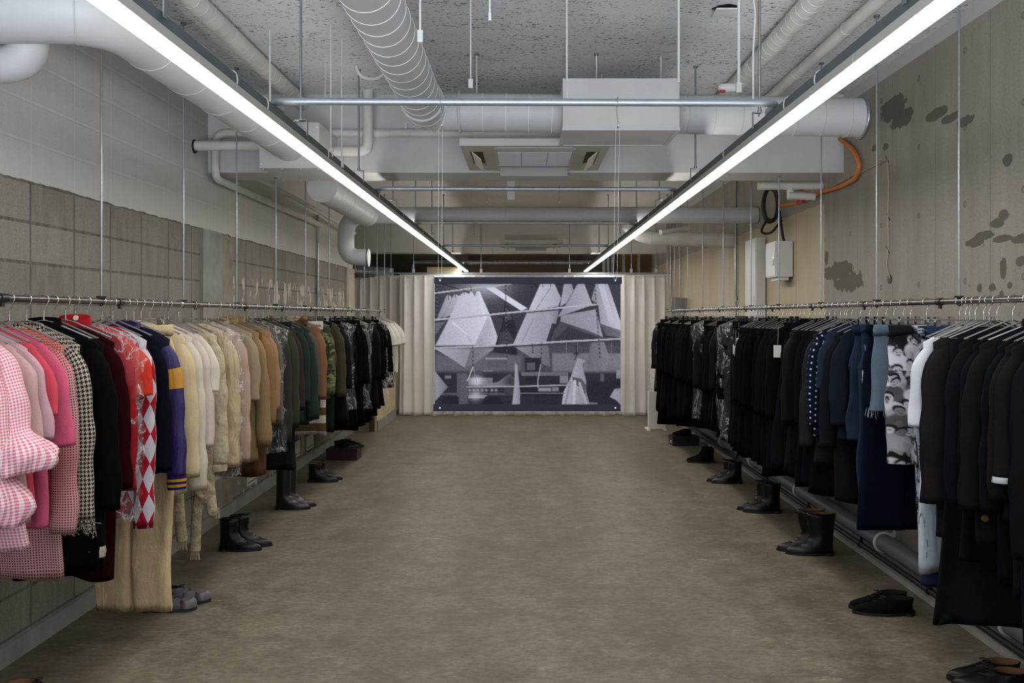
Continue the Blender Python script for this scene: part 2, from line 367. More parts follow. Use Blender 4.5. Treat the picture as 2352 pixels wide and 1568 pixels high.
for k, y in enumerate(bars):
    r = .0165
    pts = fillet([(-1.125, y+.16, ZB), (-1.125, y, ZB), (1.125, y+.03, ZB), (1.125, y+.19, ZB)], .07, 8)
    o = MB().tube(pts, r, 14).build('crossbar', M_BAR, None, (0, y, ZB-r)); tag(o, f'galvanised conduit crossbar bridging the two light rows, {ordn[k]} from the camera', 'crossbar', 'conduit crossbars between the lights')
def s_hook(x, y, label):
    P = []
    for k in range(9):
        a = math.radians(200-200*k/8); P.append((0, .021*math.cos(a), .021*math.sin(a)))
    P += [(0, .02, -.05), (.004, .006, -.09)]
    for k in range(7):
        a = math.radians(180+190*k/6); P.append((.004, .006+.012+.012*math.cos(a), -.1+.012*math.sin(a)))
    o = MB().tube([V(*p)+V(x, y, ZB) for p in P], .0028, 6).build('s_hook', M_CHROME, None, (x, y, ZB-.1))
    tag(o, label, 'hook', 'hooks on the crossbars')
for k, (y, xs) in enumerate(zip(bars, [(1012, 1419), (1117, 1285), (1088, 1319), (1131, 1280)])):
    for j, px in enumerate(xs):
        s_hook((px-CX)/F*y, y+.014, f"wire S hook on the {ordn[k]} crossbar from the camera, {['left', 'right'][j]} one of two")

# ------------------------------------------------------------------ ducts, pipes and air conditioning
def duct(name, label, cat, pts, r, mat, bands=None, seg=28, flat=None, group=None, loc=None):
    pts = resample(pts, .12); loc = loc or tuple(pts[len(pts)//2])
    t = thing(name, label, cat, loc, 0, group)
    MB().tube(pts, r, seg).build('pipe_run' if cat == 'pipe' else 'duct_run', mat, t, loc)
    if bands:
        rings_on(pts, r, bands[1], bands[0], seg, 'seam', bands[2] if len(bands) > 2 else M_BAND, t, loc)
    return t, loc
K = .865; zA = E+1.45*K; yA = 6.2*K; rA = .135*K
P = fillet([(-.70*K, .4, zA), (-.70*K, yA, zA), (.25*K, yA, zA-.01)], .15, 10)
t, lc = duct('spiral_duct', 'fat white wrapped duct running from the camera then turning right', 'duct', P, rA, M_DUCT, (.14, .0022))
for c, ax in (((-.70*K, yA-.3, zA), 'y'), ((-.47*K, yA, zA), 'x')): MB().torus(c, rA+.004, .010, ax, 1, 1, 28, 6).build('flange', M_DUCT, t, lc)
t, lc = duct('cross_duct', 'white duct between the square box and the right wall', 'duct', [(1.04*K+.002, yA, zA-.013), (2.07, yA, zA-.035)], rA*1.01, M_DUCT, (.165, .003, M_DUCT))
MB().torus((2.065, yA, zA-.035), rA*1.05, .012, 'x', 1, 1, 28, 6).build('end_collar', M_ZINC, t, lc)
t = thing('duct_box', 'large white square duct box in front of the beam', 'box', (.645*K, 6.175*K, E+1.26*K), 0, 'white duct boxes')
bx, by, bz = .395*K, .275*K, .348*K
MB().box((-bx, -by, 0), (bx, by, bz)).build('casing', M_WPAINT, t)
for x0, x1, y0, y1 in ((-bx-.004, bx+.004, -by-.004, -by+.02), (-bx-.004, bx+.004, by-.02, by+.004), (-bx-.004, -bx+.02, -by+.02, by-.02), (bx-.02, bx+.004, -by+.02, by-.02)): MB().box((x0, y0, -.004), (x1, y1, .012)).build('flange', M_WPAINT, t)
zB = E+1.194
P = fillet([(-2.385, 3.39, zB), (-1.632, 3.39, zB), (-1.632, 6.0, zB)], .24, 12)
t, lc = duct('elbow_duct', 'fat white duct bending from the left wall to run beside the left lights', 'duct', P, .13, M_DUCT, (.42, .003, M_DUCT))
MB().tube(resample(fillet([(-2.385, 3.53, E+1.02), (-2.0, 3.53, E+1.02), (-2.0, 3.46, E+1.26)], .16, 10), .05), .076, 20).build('branch', M_DUCT, t, lc)
t = thing('duct_box', 'smaller white square duct box behind the left lights', 'box', (-1.63, 6.3, E+1.017), 0, 'white duct boxes')
MB().box((-.206, -.3, 0), (.206, .27, .315)).build('casing', M_WPAINT, t)
for x in (-.19, -.06, .07, .19):
    for y in (-.27, .24): MB().disc((x, y, -.001), .006, .004, 'z', 8).build('screw', M_BAND, t)
for z in (.03, .28):
    for x in (.19, -.19): MB().disc((x, -.301, z), .005, .004, 'y', 8).build('screw', M_BAND, t)
duct('straight_duct', 'white duct leaving the back of the smaller duct box', 'duct', [(-1.632, 6.975, E+1.03), (-1.632, 8.93, E+1.04)], .122, M_DUCT, (.5, .003, M_DUCT))
P = fillet([(2.39, 9.0, E+1.04), (-1.86, 9.0, E+1.04), (-1.86, 9.0, E+.61), (-1.62, 9.0, E+.60)], .212, 14)
t, lc = duct('return_duct', 'long white duct crossing the room behind the second crossbar', 'duct', P, .085, M_DUCT, (.4, .002, M_DUCT))
MB().torus((-1.63, 9, E+.60), .088, .008, 'x', 1, 1, 20, 6).build('end_collar', M_ZINC, t, lc)
duct('flexible_duct', 'drooping white duct bend at the right beyond the lights', 'duct', fillet([(1.15, 10.3, E+1.12), (1.35, 10.1, E+.9), (2.39, 10.0, E+.86)], .3, 12), .08, M_PIPE, (.3, .003, M_PIPE))
duct('stub_pipe', 'short white pipe slanting onto the drooping duct', 'pipe', [(1.85, 9.9, E+1.0), (1.5, 9.7, E+.93)], .03, M_PIPE, None, 12)
duct('insulated_pipe', 'wrapped white pipe along the ceiling behind the left lights', 'pipe', [(-1.69, .8, E+1.6), (-1.69, 6.57, E+1.6)], .055, M_PIPE, (.11, .0022, M_PIPE), 18)
duct('insulated_pipe', 'thicker wrapped white pipe along the ceiling near the right lights', 'pipe', [(1.46, .8, E+1.6), (1.46, 6.57, E+1.6)], .056, M_PIPE, (.09, .0022, M_PIPE), 18)
duct('insulated_pipe', 'slimmer wrapped white pipe along the ceiling nearer the right wall', 'pipe', [(1.79, .8, E+1.6), (1.79, 6.57, E+1.6)], .036, M_PIPE, (.9, .004, M_PIPE), 16)
t, lc = duct('wall_pipe', 'short white pipe leaving a hole high in the left block wall', 'pipe', [(-2.41, 6.3, E+1.23), (-1.84, 6.3, E+1.23)], .036, M_PIPE, None, 16)
MB().torus((-2.398, 6.3, E+1.225), .042, .01, 'x', 1, 1, 20, 6).build('hole_rim', M_BLACKP, t, lc)
duct('wall_pipe', 'white pipe dropping at the pilaster then running along the left wall', 'pipe', fillet([(-.7, 6.53, E+1.37), (-2.33, 6.53, E+1.37), (-2.33, 6.53, E+1.03), (-2.34, 9.9, E+1.03)], .09, 8), .029, M_PIPE, None, 14)
duct('wall_pipe', 'upper white pipe running along the left wall beyond the beam', 'pipe', [(-2.18, 6.99, E+1.12), (-2.18, 9.0, E+1.1), (-2.2, 11.2, E+1.06)], .022, M_PIPE, None, 12)
duct('drop_pipe', 'white pipe dropping down the beam and elbowing left', 'pipe', fillet([(-1.17, 6.45, ZC), (-1.17, 6.45, E+1.22), (-1.42, 6.45, E+1.22)], .07, 8), .038, M_PIPE, None, 16)
duct('beam_pipe', 'slim white pipe along the beam face right of the drop pipe', 'pipe', [(-1.1, 6.54, E+1.37), (-.1, 6.54, E+1.37)], .03, M_PIPE, None, 14)
for x, lbl in ((-2.2, 'left'), (-.9, 'right')):
    o = MB().box((x-.008, 6.53, E+1.39), (x+.008, 6.575, E+1.45)).build('pipe_strap', M_PLASTW, None, (x, 6.56, E+1.4)); tag(o, f'little white strap tying the beam pipe, {lbl} one', 'strap', 'straps of the beam pipe')
duct('rear_pipe', 'grey lagged pipe crossing the dark space above the curtain', 'pipe', fillet([(-2.1, 16.1, E+.8), (-2.1, 16.1, E+.985), (1.3, 16.1, E+.985)], .12, 8), .042, M_ZINC, (.22, .004, M_STRUT), 14)
duct('rear_pipe', 'dark silver duct stub below the left elbow of the return duct', 'pipe', [(-2.9, 14.2, E+.73), (-2.2, 14.4, E+.69)], .1, M_ZINC, (.09, .006, M_STRUT), 16)
# ceiling electrical conduits
def conduit(x, y, z0, r, label, end=None, mat=None):
    t = thing('ceiling_conduit', label, 'conduit', (x, y, z0), 0, 'thin white conduits dropping from the ceiling')
    MB().tube([(0, 0, 0), (0, 0, ZC-z0)], r, 8).build('conduit', mat or M_PLASTW, t)
    if end: MB().bbox((-end[0], -end[0]*.7, -end[1]), (end[0], end[0]*.7, 0), .004).build('junction_box', M_PLASTW, t)
def cpx(px, py, y, r, label, end=None, mat=None): conduit((px-CX)/F*y, y, E+(CY-py)/F*y, r, label, end, mat)
cpx(1302, 228, 4.5, .005, 'white conduit in front of the left edge of the square duct box')
cpx(1559, 190, 4.5, .007, 'white conduit in front of the right edge of the square duct box')
cpx(1081, 182, 4.4, .004, 'white conduit with a small box right of the fat duct', (.012, .045))
cpx(965, 70, 3.6, .005, 'white conduit with a small box hugging the fat duct', (.012, .05))
cpx(1125, 30, 3.4, .004, 'short white stub near the top edge right of the fat duct', (.006, .03))
cpx(1518, 182, 5.6, .005, 'white conduit down to the top of the square duct box')
cpx(1697, 190, 4.35, .008, 'white conduit ending in a box beside the red tipped detector', (.014, .05))
cpx(1382, 185, 6.0, .004, 'thin white conduit above the middle of the square duct box')
cpx(620, 232, 5.1, .006, 'white conduit rising behind the left end of the first crossbar')
cpx(651, 222, 6.1, .005, 'white conduit between wrapped pipe and first crossbar')
cpx(760, 340, 5.0, .004, 'white conduit with connector in front of the smaller duct box', (.013, .05))
cpx(785, 362, 5.25, .004, 'second white conduit with connector right of the smaller duct box', (.012, .06))
cpx(747, 225, 5.6, .003, 'very thin white conduit left of the two connectors')
t = thing('power_cable', 'tan and white cables dropping beside a rod to the right lights', 'cable', (XL-.01, 4.25, ZL+.13), 0)
MB().tube([(.012, 0, 0), (.014, 0, .3), (.003, 0, .55), (.004, 0, ZC-ZL-.13)], .005, 8).build('tan_cable', M_TAN, t)
MB().tube([(-.016, 0, 0), (-.016, 0, .3), (-.006, 0, .5), (-.02, 0, .62), (-.012, 0, ZC-ZL-.13)], .005, 8).build('white_cable', M_PLASTW, t)
t = thing('smoke_detector', 'white detector with a red tip on top of the right duct', 'detector', ((1672-CX)/F*yA, yA-.02, zA+rA+.02), .1)
MB().loft([[(r*math.cos(a), r*.55*math.sin(a), z) for a in np.linspace(0, 2*PI, 20, endpoint=False)] for r, z in ((.02, -.02), (.055, -.015), (.07, .0), (.065, .025), (.03, .03))]).build('housing', M_PLASTW, t)
MB().loft([[(-.045+r*math.cos(a), -.02+r*.6*math.sin(a), z) for a in np.linspace(0, 2*PI, 14, endpoint=False)] for r, z in ((.006, -.03), (.016, -.026), (.018, -.014))]).build('indicator', M_RED, t)
o = MB().torus((-1.03, 5.8, ZC-.005), .1, .012, 'y', 1, .9, 16, 8, PI, 2*PI).build('ceiling_loop', M_PLASTW, None, (-1.03, 5.8, ZC)); tag(o, 'white cable loop poking out of the ceiling left of the fat duct', 'cable')
t = thing('ceiling_plate', 'beige plate hanging loose below a rough hole in the ceiling', 'plate', ((1668-CX)/F*4.72, 4.72, ZC), 0)
MB().bbox((-.065, -.06, -.03), (.06, .06, -.022), .01).build('plate', M_PIPE, t)
MB().prism([(.07*math.cos(a)*(1+.15*math.sin(5*a)), .05*math.sin(a)*(1+.15*math.cos(4*a))) for a in np.linspace(0, 2*PI, 24, endpoint=False)], -.004, .004).build('hole', M_BLACKP, t)

def cassette(label, x, y, z, S, name='air_conditioner'):
    t = thing(name, label, 'air conditioner', (x, y, z), 0, 'ceiling cassette air conditioners')
    h = S/2
    MB().box((-h*.85, -h*.6, .035), (h*.85, h*.85, .14)).build('body', M_WPAINT, t)
    b = MB()       # frame with a square middle opening and slots
    i = h*.56; q = h*.9
    b.box((-h, -h, 0), (h, -q, .035)).box((-h, q, 0), (h, h, .035)).box((-h, -q, 0), (-q, q, .035)).box((q, -q, 0), (h, q, .035))
    for (x0, y0, x1, y1) in ((-q, -q, -i, -i), (i, -q, q, -i), (-q, i, -i, q), (i, i, q, q)): b.box((x0, y0, 0), (x1, y1, .035))
    g = h*.72
    b.box((-i, -g, 0), (i, -i, .035)).box((-i, i, 0), (i, g, .035)).box((-g, -i, 0), (-i, i, .035)).box((i, -i, 0), (g, i, .035))
    MB().box((-h-.003, -h-.008, -.002), (h+.003, -h, .045)).build('lit_front_strip', M_WPAINT, t)  # added white strip, painting daylight onto the frame's front edge
    b.build('panel_frame', plain('cassette_frame', 'b3aea4', .5), t)
    b = MB(); b.box((-i, -i, .004), (i, i, .03))
    gr = b.build('grille', M_WPAINT, t)
    b = MB()
    for k in range(28):
        yy = -i+.03+(2*i-.06)*k/27
        b.box((-i+.02, yy-.003, -.001), (i-.02, yy+.003, .006))
    for xx in (-i/3, i/3): b.box((xx-.003, -i+.01, -.002), (xx+.003, i-.01, .006))
    b.build('slat', plain('cassette_slat', 'b4b4b2', .5), gr)
    for a in range(4):
        M = Matrix.Rotation(a*PI/2, 4, 'Z') @ Matrix.Translation((0, -(g+q)/2, -.022 if a else -.002)) @ Matrix.Rotation(math.radians((0, -40, -62, -40)[a] if a else -3), 4, 'X')
        MB().box((-i*.92, -.04, -.003), (i*.92, .04, .003), M).build('louvre', M_WPAINT if a % 2 == 0 else plain('louvre_shade', 'c2bcae', .5), t)
        M2 = Matrix.Rotation(a*PI/2, 4, 'Z')
        MB().box((-i, -q, .02), (i, -g, .034), M2).build('outlet', plain('outlet_dark', '6a5f4c', .7), t)
    return t
cassette('white four way cassette air conditioner in front of the near beam', .058, 6.06, E+1.09, .96)
cassette('distant white cassette air conditioner before the far beam', .08, 13.6, E+1.1, .95)
for i, (px, y) in enumerate(((1095, 5.55), (1370, 5.55), (1095, 6.25), (1370, 6.25))):
    rod('hanger_rod', (px-CX)/F*y, y, E+1.28, ZC, .005, ['front left', 'front right', 'rear left', 'rear right'][i]+' thin rod carrying the near air conditioner', 'rods of the near air conditioner', None, M_PLASTW)
o = MB().box((-.15, 6.98, E+.93), (-.09, 7.0, E+1.12)).build('bracket', M_WPAINT, None, (-.12, 6.99, E+.95)); tag(o, 'white strap bracket behind the near beam below the air conditioner', 'bracket')

# ------------------------------------------------------------------ right wall services
t = thing('meter_box', 'square white electrical box with a side door on the right wall', 'electrical box', (2.39, 7.96, E+.35), 0, 'white electrical boxes')
MB().box((-.15, -.16, 0), (0, .16, .32)).build('casing', M_PLASTW, t)
d = MB().box((-.157, -.15, .012), (-.15, .15, .308)).build('door', M_PLASTW, t)
MB().box((-.165, -.135, .1), (-.157, -.115, .19)).build('handle', M_CHROME, d)
MB().box((-.12, -.14, -.03), (-.03, .1, 0)).build('cable_entry', M_PLASTW, t)
t = thing('distribution_box', 'tall white electrical cabinet beyond the square box on the right wall', 'electrical box', (2.388, 8.9, 1.1), 0, 'white electrical boxes')
MB().box((-.09, -.22, 0), (0, .22, 1.28)).build('casing', M_PLASTW, t)
d = MB().box((-.097, -.2, .02), (-.09, .2, 1.26)).build('door', M_PLASTW, t)
MB().box((-.103, -.17, .6), (-.097, -.15, .7)).build('handle', M_CHROME, d)
t = thing('cable_coil', 'coil of black cables hanging from the duct end by the right wall', 'cable', (2.28, 8.1, E+1.03), 0)
for k in range(6):
    MB().torus((RNG.uniform(-.012, .012), RNG.uniform(-.03, .03), RNG.uniform(-.015, .015)), .15, .008, 'y', .42+.06*RNG.rand(), 1+.1*RNG.rand(), 28, 6).build('loop', M_BLACKP, t)
MB().tube(fillet([(-.03, 0, -.12), (-.08, .1, -.25), (.0, 0, -.27), (.07, -.1, -.15)], .15, 6), .012, 8).build('loose_end', M_BLACKP, t)
o = MB().tube(fillet([(2.3, 7.9, E+.95), (2.34, 7.95, E+.75), (2.36, 7.96, E+.68)], .1, 6), .013, 8).build('feed_cable', M_BLACKP, None, (2.36, 7.95, E+.68)); tag(o, 'thick black cable entering the top of the square electrical box', 'cable')
def wallpts(L, X): return [V(X, X*F/(px-CX), E+(CY-py)/F*(X*F/(px-CX))) for px, py in L]
o = MB().tube(resample(fillet(wallpts([(1928, 318), (1962, 345), (1976, 378), (1966, 410), (1935, 427), (1890, 440), (1840, 464), (1795, 472)], 2.372), .12, 5), .04), .0165, 10).build('orange_cable', M_ORANGE, None, (2.372, 7, E+1)); tag(o, 'thick orange cable snaking down the right wall from the duct', 'cable')
t = thing('thin_cable', 'thin tan cable tacked to the right wall down to a hole', 'cable', (2.39, 5.8, E+.25), 0)
MB().tube(wallpts([(1905, 432), (1960, 402), (2000, 385), (2038, 366), (2041, 420), (2039, 500), (2041, 560), (2036, 610), (2044, 640)], 2.388), .004, 6).build('cable', M_TAN, t, t.location)
MB().disc(wallpts([(2043, 641)], 2.396)[0], .03, .004, 'x', 14).build('hole', M_BLACKP, t, t.location)
b = MB()
for p in wallpts([(2038, 366), (2041, 500), (2040, 575)], 2.39): b.tube([p+V(0, -.02, -.02), p, p+V(0, .02, .015), p+V(-.006, .01, .03)], .0025, 5)
b.build('tie', M_BLACKP, t, t.location)
t = thing('sprinkler_valve', 'white wrapped pipes with a red valve under the beam at the right wall', 'valve', (2.1, 7.05, E+1.0), 0)
MB().tube([(-.22, 0, .05), (.3, 0, .05)], .032, 12).build('pipe', M_PIPE, t)
MB().tube([(.02, -.02, -.03), (.23, -.02, -.04)], .03, 12).build('lower_pipe', M_PIPE, t)
MB().tube([(.04, 0, .06), (.04, 0, -.06)], .028, 12).build('tee_joint', M_PIPE, t)
MB().disc((.13, .02, -.06), .035, .05, 'z', 16).disc((.13, .02, .03), .03, .03, 'z', 16).build('valve', M_RED, t)
for px, X, z0, z1, lbl in ((1690, 2.375, .2, ZC, 'vertical steel conduit on the buff wall beyond the tall cabinet'), (730, -2.375, .3, E+1.15, 'vertical steel conduit on the rear left wall')):
    y = abs(X)*F/abs(px-CX)
    t = thing('wall_conduit', lbl, 'conduit', (X, y, z0), 0, 'steel conduits on the walls'); MB().tube([(0, 0, 0), (0, 0, z1-z0)], .014, 10).build('conduit', M_ZINC, t)
    for z in (.7, 1.6): MB().disc((0, 0, z), .02, .04, 'z', 10).build('coupling', M_ZINC, t)
rod('curtain_post', 2.325, 13.95, 0, ZC, .018, 'tall steel post at the right end of the curtain', 'curtain posts')
rod('curtain_post', 2.36, 13.3, 0, ZC, .012, 'thinner steel post just before the right end of the curtain', 'curtain posts')
o = MB().tube([(2.33, -.9, .125), (2.33, 13.8, .125)], .057, 18).build('floor_pipe', M_PVC, None, (2.33, 6, .07)); tag(o, 'thick grey drain pipe low along the right wall', 'pipe')
for k, px in enumerate((2352, 2045, 1848, 1738, 1668, 1600)):
    y = 2.33*F/(px-CX)+.1
    b = MB().torus((2.33, y, .125), .062, .011, 'y', 1, 1, 16, 6, PI*.35, PI*1.55).box((2.35, y-.014, .16), (2.4, y+.014, .185)).box((2.392, y-.016, .17), (2.4, y+.016, .25)); o = b.build('pipe_clip', M_PLASTW, None, (2.36, y, .1)); tag(o, f'white clip on the grey drain pipe, {ordn[k]} from the camera', 'clip', 'clips of the drain pipe')
o = MB().tube([(2.272, -.9, .052), (2.272, 13.8, .052)], .017, 10).build('floor_pipe', M_BLACKP, None, (2.272, 6, .035)); tag(o, 'thin black pipe low along the right wall in front of the drain pipe', 'pipe')
for k, y in enumerate((2.9, 3.9, 4.9, 5.9, 7.0, 8.2, 9.4)):
    o = MB().torus((2.272, y, .052), .02, .004, 'y', 1, 1, 12, 5).box((2.266, y-.012, .06), (2.278, y+.012, .1)).build('pipe_bracket', M_BLACKM, None, (2.272, y, .03)); tag(o, f'small black bracket on the thin black pipe, {ordn[k]} from the camera', 'bracket', 'brackets of the black pipe')
for k, (px, py, w, h) in enumerate(((582, 1103, .26, .13), (683, 1032, .32, .16), (715, 1020, .3, .15))):
    y = 4760/(CX-px); z = max(.2, E-(py-CY)/F*y)
    t = thing('wall_vent', f'white framed vent plate low on the left wall, {ordn[k]} from the camera', 'vent', (-2.4, y, z), 0, 'vent plates on the left wall')
    MB().box((0, -w/2, -h/2), (.008, w/2, h/2)).build('plate', M_PAPER, t); MB().box((.008, -w/2+.02, -h/2+.02), (.012, w/2-.02, -h/2+.03)).build('slot', M_STRUT, t)

# ------------------------------------------------------------------ curtains, rear things
M_CURT = plain('cream_lining_fabric', 'dfdbd5', .6, 0, .06, 3, .12, 90)
ZR = E+97/F*13.9
def curtain(label, x0, x1, y, z0, z1, pleat=.17, amp=.05, seed=0):
    rs = np.random.RandomState(seed); W = x1-x0; nx = int(W/.012); nz = 34; rings = []
    xs = np.linspace(0, W, nx); n = max(2, round(W/pleat)); ph = rs.uniform(-.4, .4, n+2)
    for j in range(nz):
        q = j/(nz-1); z = z1-(z1-z0)*q
        u = xs/W*n; fr = u-np.floor(u); jit = np.interp(u, np.arange(n+2), ph)*min(1, q*3)
        pinch = np.exp(-((fr-.5)/.10)**2)
        soft = .5+.5*np.cos(2*PI*(u+.5)+jit*2.2); A = amp*(.35+.65*min(1, q*5))
        top = math.exp(-q*14)
        yy = -A*((.5*soft+.5*pinch)*(1-top)+pinch*top)-.012*np.sin(u*1.7+q*3+jit)*q
        if q > .85: yy = yy-.02*rs.rand()*np.sin(u*5+q*40)*(q-.85)*4
        rings.append(np.stack([x0+xs+.01*np.sin(u*2+q*4)*q, y+yy, np.full(nx, z)+.008*np.sin(u*3)*(q > .99)], 1))
    t = thing('curtain', label, 'curtain', ((x0+x1)/2, y, z0), 0, 'cream curtains at the rear')
    ob = MB().loft(rings, closed=False, caps=(False, False)).build('cloth', M_CURT, t, t.location)
    s = ob.modifiers.new('thickness', 'SOLIDIFY'); s.thickness = .004
    b = MB().box((x0, y-.006, z1-.004), (x1, y+.008, z1+.016)); b.build('heading_tape', M_CURT, t, t.location)
curtain('cream pleated curtain set back at the far left behind the clothes rail', -2.95, -1.98, 14.25, .02, ZR-.03, .155, .05, 1)
curtain('cream pleated curtain left of and behind the hanging photo banner', -2.02, .06, 13.93, .01, ZR-.03, .165, .05, 2)
curtain('cream pleated curtain right of the hanging photo banner', .05, 2.29, 13.93, .01, ZR-.03, .165, .055, 3)
t = thing('curtain_rail', 'thin steel rail carrying the rear curtains', 'rail', (0, 13.95, ZR), 0)
MB().box((-3.0, -.015, -.004), (2.33, .015, .018)).build('rail', M_ZINC, t)
for k, px in enumerate((816, 898, 950, 1105, 1308, 1507, 1450)):
    x = (px-CX)/F*13.97
    tt = rod('curtain_rod', x, 13.97, ZR+.02, ZC, .006, f'slim rod from the ceiling to the curtain rail, {["first", "second", "third", "fourth", "fifth", "seventh", "sixth"][k]} from the left', 'rods of the curtain rail')
    MB().box((-.02, -.012, 0), (.02, .012, .06)).build('hanger_clip', M_PLASTW, tt)
for px0, px1, col, lbl in ((1392, 1432, M_WOOD, 'left'), (1436, 1466, M_WOOD, 'middle'), (1472, 1500, M_WOOD, 'right')):
    x0 = (px0-CX)/F*16.6; x1 = (px1-CX)/F*16.6
    o = MB().box((x0, 16.68, E+.5), (x1, 16.72, ZC-.05)).build('plywood_panel', col, None, ((x0+x1)/2, 16.7, E+.5)); tag(o, f'brown board on steel studs above the curtain, {lbl} of three', 'board', 'boards above the curtain')
for k, px in enumerate((1388, 1398, 1408, 1434, 1469)):
    x = (px-CX)/F*16.4
    o = MB().box((x-.025, 16.5, 0), (x+.025, 16.56, ZC)).build('steel_stud', M_ZINC, None, (x, 16.53, 0)); tag(o, f'galvanised stud above the curtain, {ordn[k]} from the left', 'stud', 'studs above the curtain')
o = MB().box((-1.75, 15.4, 0), (-1.2, 16.3, E+.86)).build('storage_box', M_CREAM, None, (-1.5, 15.8, 0)); tag(o, 'cream cabinet top peeking above the left curtain', 'cabinet')
M = Matrix.Translation((2.15, 12.8, 0)) @ Matrix.Rotation(math.radians(4), 4, 'Y') @ Matrix.Rotation(math.radians(14), 4, 'Z')
o = MB().box((-.15, -.012, 0), (-.02, .012, 1.87), M).box((-.02, -.03, 0), (.0, .012, 1.87), M).box((.0, -.012, 0), (.10, .012, 1.87), M).build('leaning_panel', plain('grey_folded_panel', '8f9391', .6), None, (2.15, 12.8, 0)); tag(o, 'grey folded panel leaning by the far end of the right rail', 'panel')
t = thing('trestle', 'white board foot under the black clothes at the far right', 'board', (1.86, 12.2, 0), 0)
MB().box((-.16, -.02, .02), (.1, .02, .55), Matrix.Rotation(.3, 4, 'Z')).build('board', M_PAPER, t); MB().box((-.17, -.1, 0), (-.13, .2, .02)).box((.06, -.1, 0), (.1, .2, .02)).build('foot', M_PAPER, t)

# ------------------------------------------------------------------ hanging photo banner
def smooth(x): x = np.clip(x, 0, 1); return x*x*(3-2*x)
class Canvas:                                     # grey values painted on a regular grid (a printed picture)
    def __init__(s, x0, y0, x1, y1, nx, ny):
        s.X, s.Y = np.meshgrid(np.linspace(x0, x1, nx), np.linspace(y0, y1, ny)); s.c = np.full(s.X.shape, .2)
    def mix(s, a, v): s.c = s.c*(1-a)+np.asarray(v)*a
    def poly(s, P, v, v2=None, soft=7.):
        P = np.array(P, float); ins = np.zeros(s.X.shape, bool); d = np.full(s.X.shape, 1e9)
        for (xa, ya), (xb, yb) in zip(P, np.roll(P, -1, 0)):
            c = ((ya > s.Y) != (yb > s.Y)) & (s.X < (xb-xa)*(s.Y-ya)/(yb-ya+1e-9)+xa); ins ^= c
            t = np.clip(((s.X-xa)*(xb-xa)+(s.Y-ya)*(yb-ya))/((xb-xa)**2+(yb-ya)**2+1e-9), 0, 1)
            d = np.minimum(d, np.hypot(s.X-xa-t*(xb-xa), s.Y-ya-t*(yb-ya)))
        a = smooth(.5+np.where(ins, d, -d)/soft/2)
        if v2 is not None:
            q = np.clip((s.X-P[:, 0].min())/np.ptp(P[:, 0]), 0, 1); v = v*(1-q)+v2*q
        s.mix(a, v)
    def line(s, P, w, v):
        for (xa, ya), (xb, yb) in zip(P[:-1], P[1:]):
            t = np.clip(((s.X-xa)*(xb-xa)+(s.Y-ya)*(yb-ya))/((xb-xa)**2+(yb-ya)**2+1e-9), 0, 1)
            d = np.hypot(s.X-xa-t*(xb-xa), s.Y-ya-t*(yb-ya)); s.mix(smooth((w/2-d)/4+.5), v+.12*np.clip((ya+t*(yb-ya)-s.Y)/w, -1, 1))
    def glow(s, x, y, rx, ry, v, a=1.): s.mix(a*np.exp(-((s.X-x)/rx)**2-((s.Y-y)/ry)**2), v)
    def rect(s, x0, y0, x1, y1, v, soft=6.): s.poly([(x0, y0), (x1, y0), (x1, y1), (x0, y1)], v, None, soft)
def paint_mesh(o, rgb):
    me = o.data; a = me.color_attributes.new('print', 'FLOAT_COLOR', 'POINT')
    d = np.ones((len(me.vertices), 4), np.float32); d[:, :3] = rgb; a.data.foreach_set('color', d.ravel())
def printmat(name, rough):
    m, nt, b = newmat(name); a = nt.nodes.new('ShaderNodeAttribute'); a.attribute_name = 'print'
    nt.links.new(a.outputs['Color'], b.inputs['Base Color']); b.inputs['Roughness'].default_value = rough; b.inputs['Specular IOR Level'].default_value = .08; return m
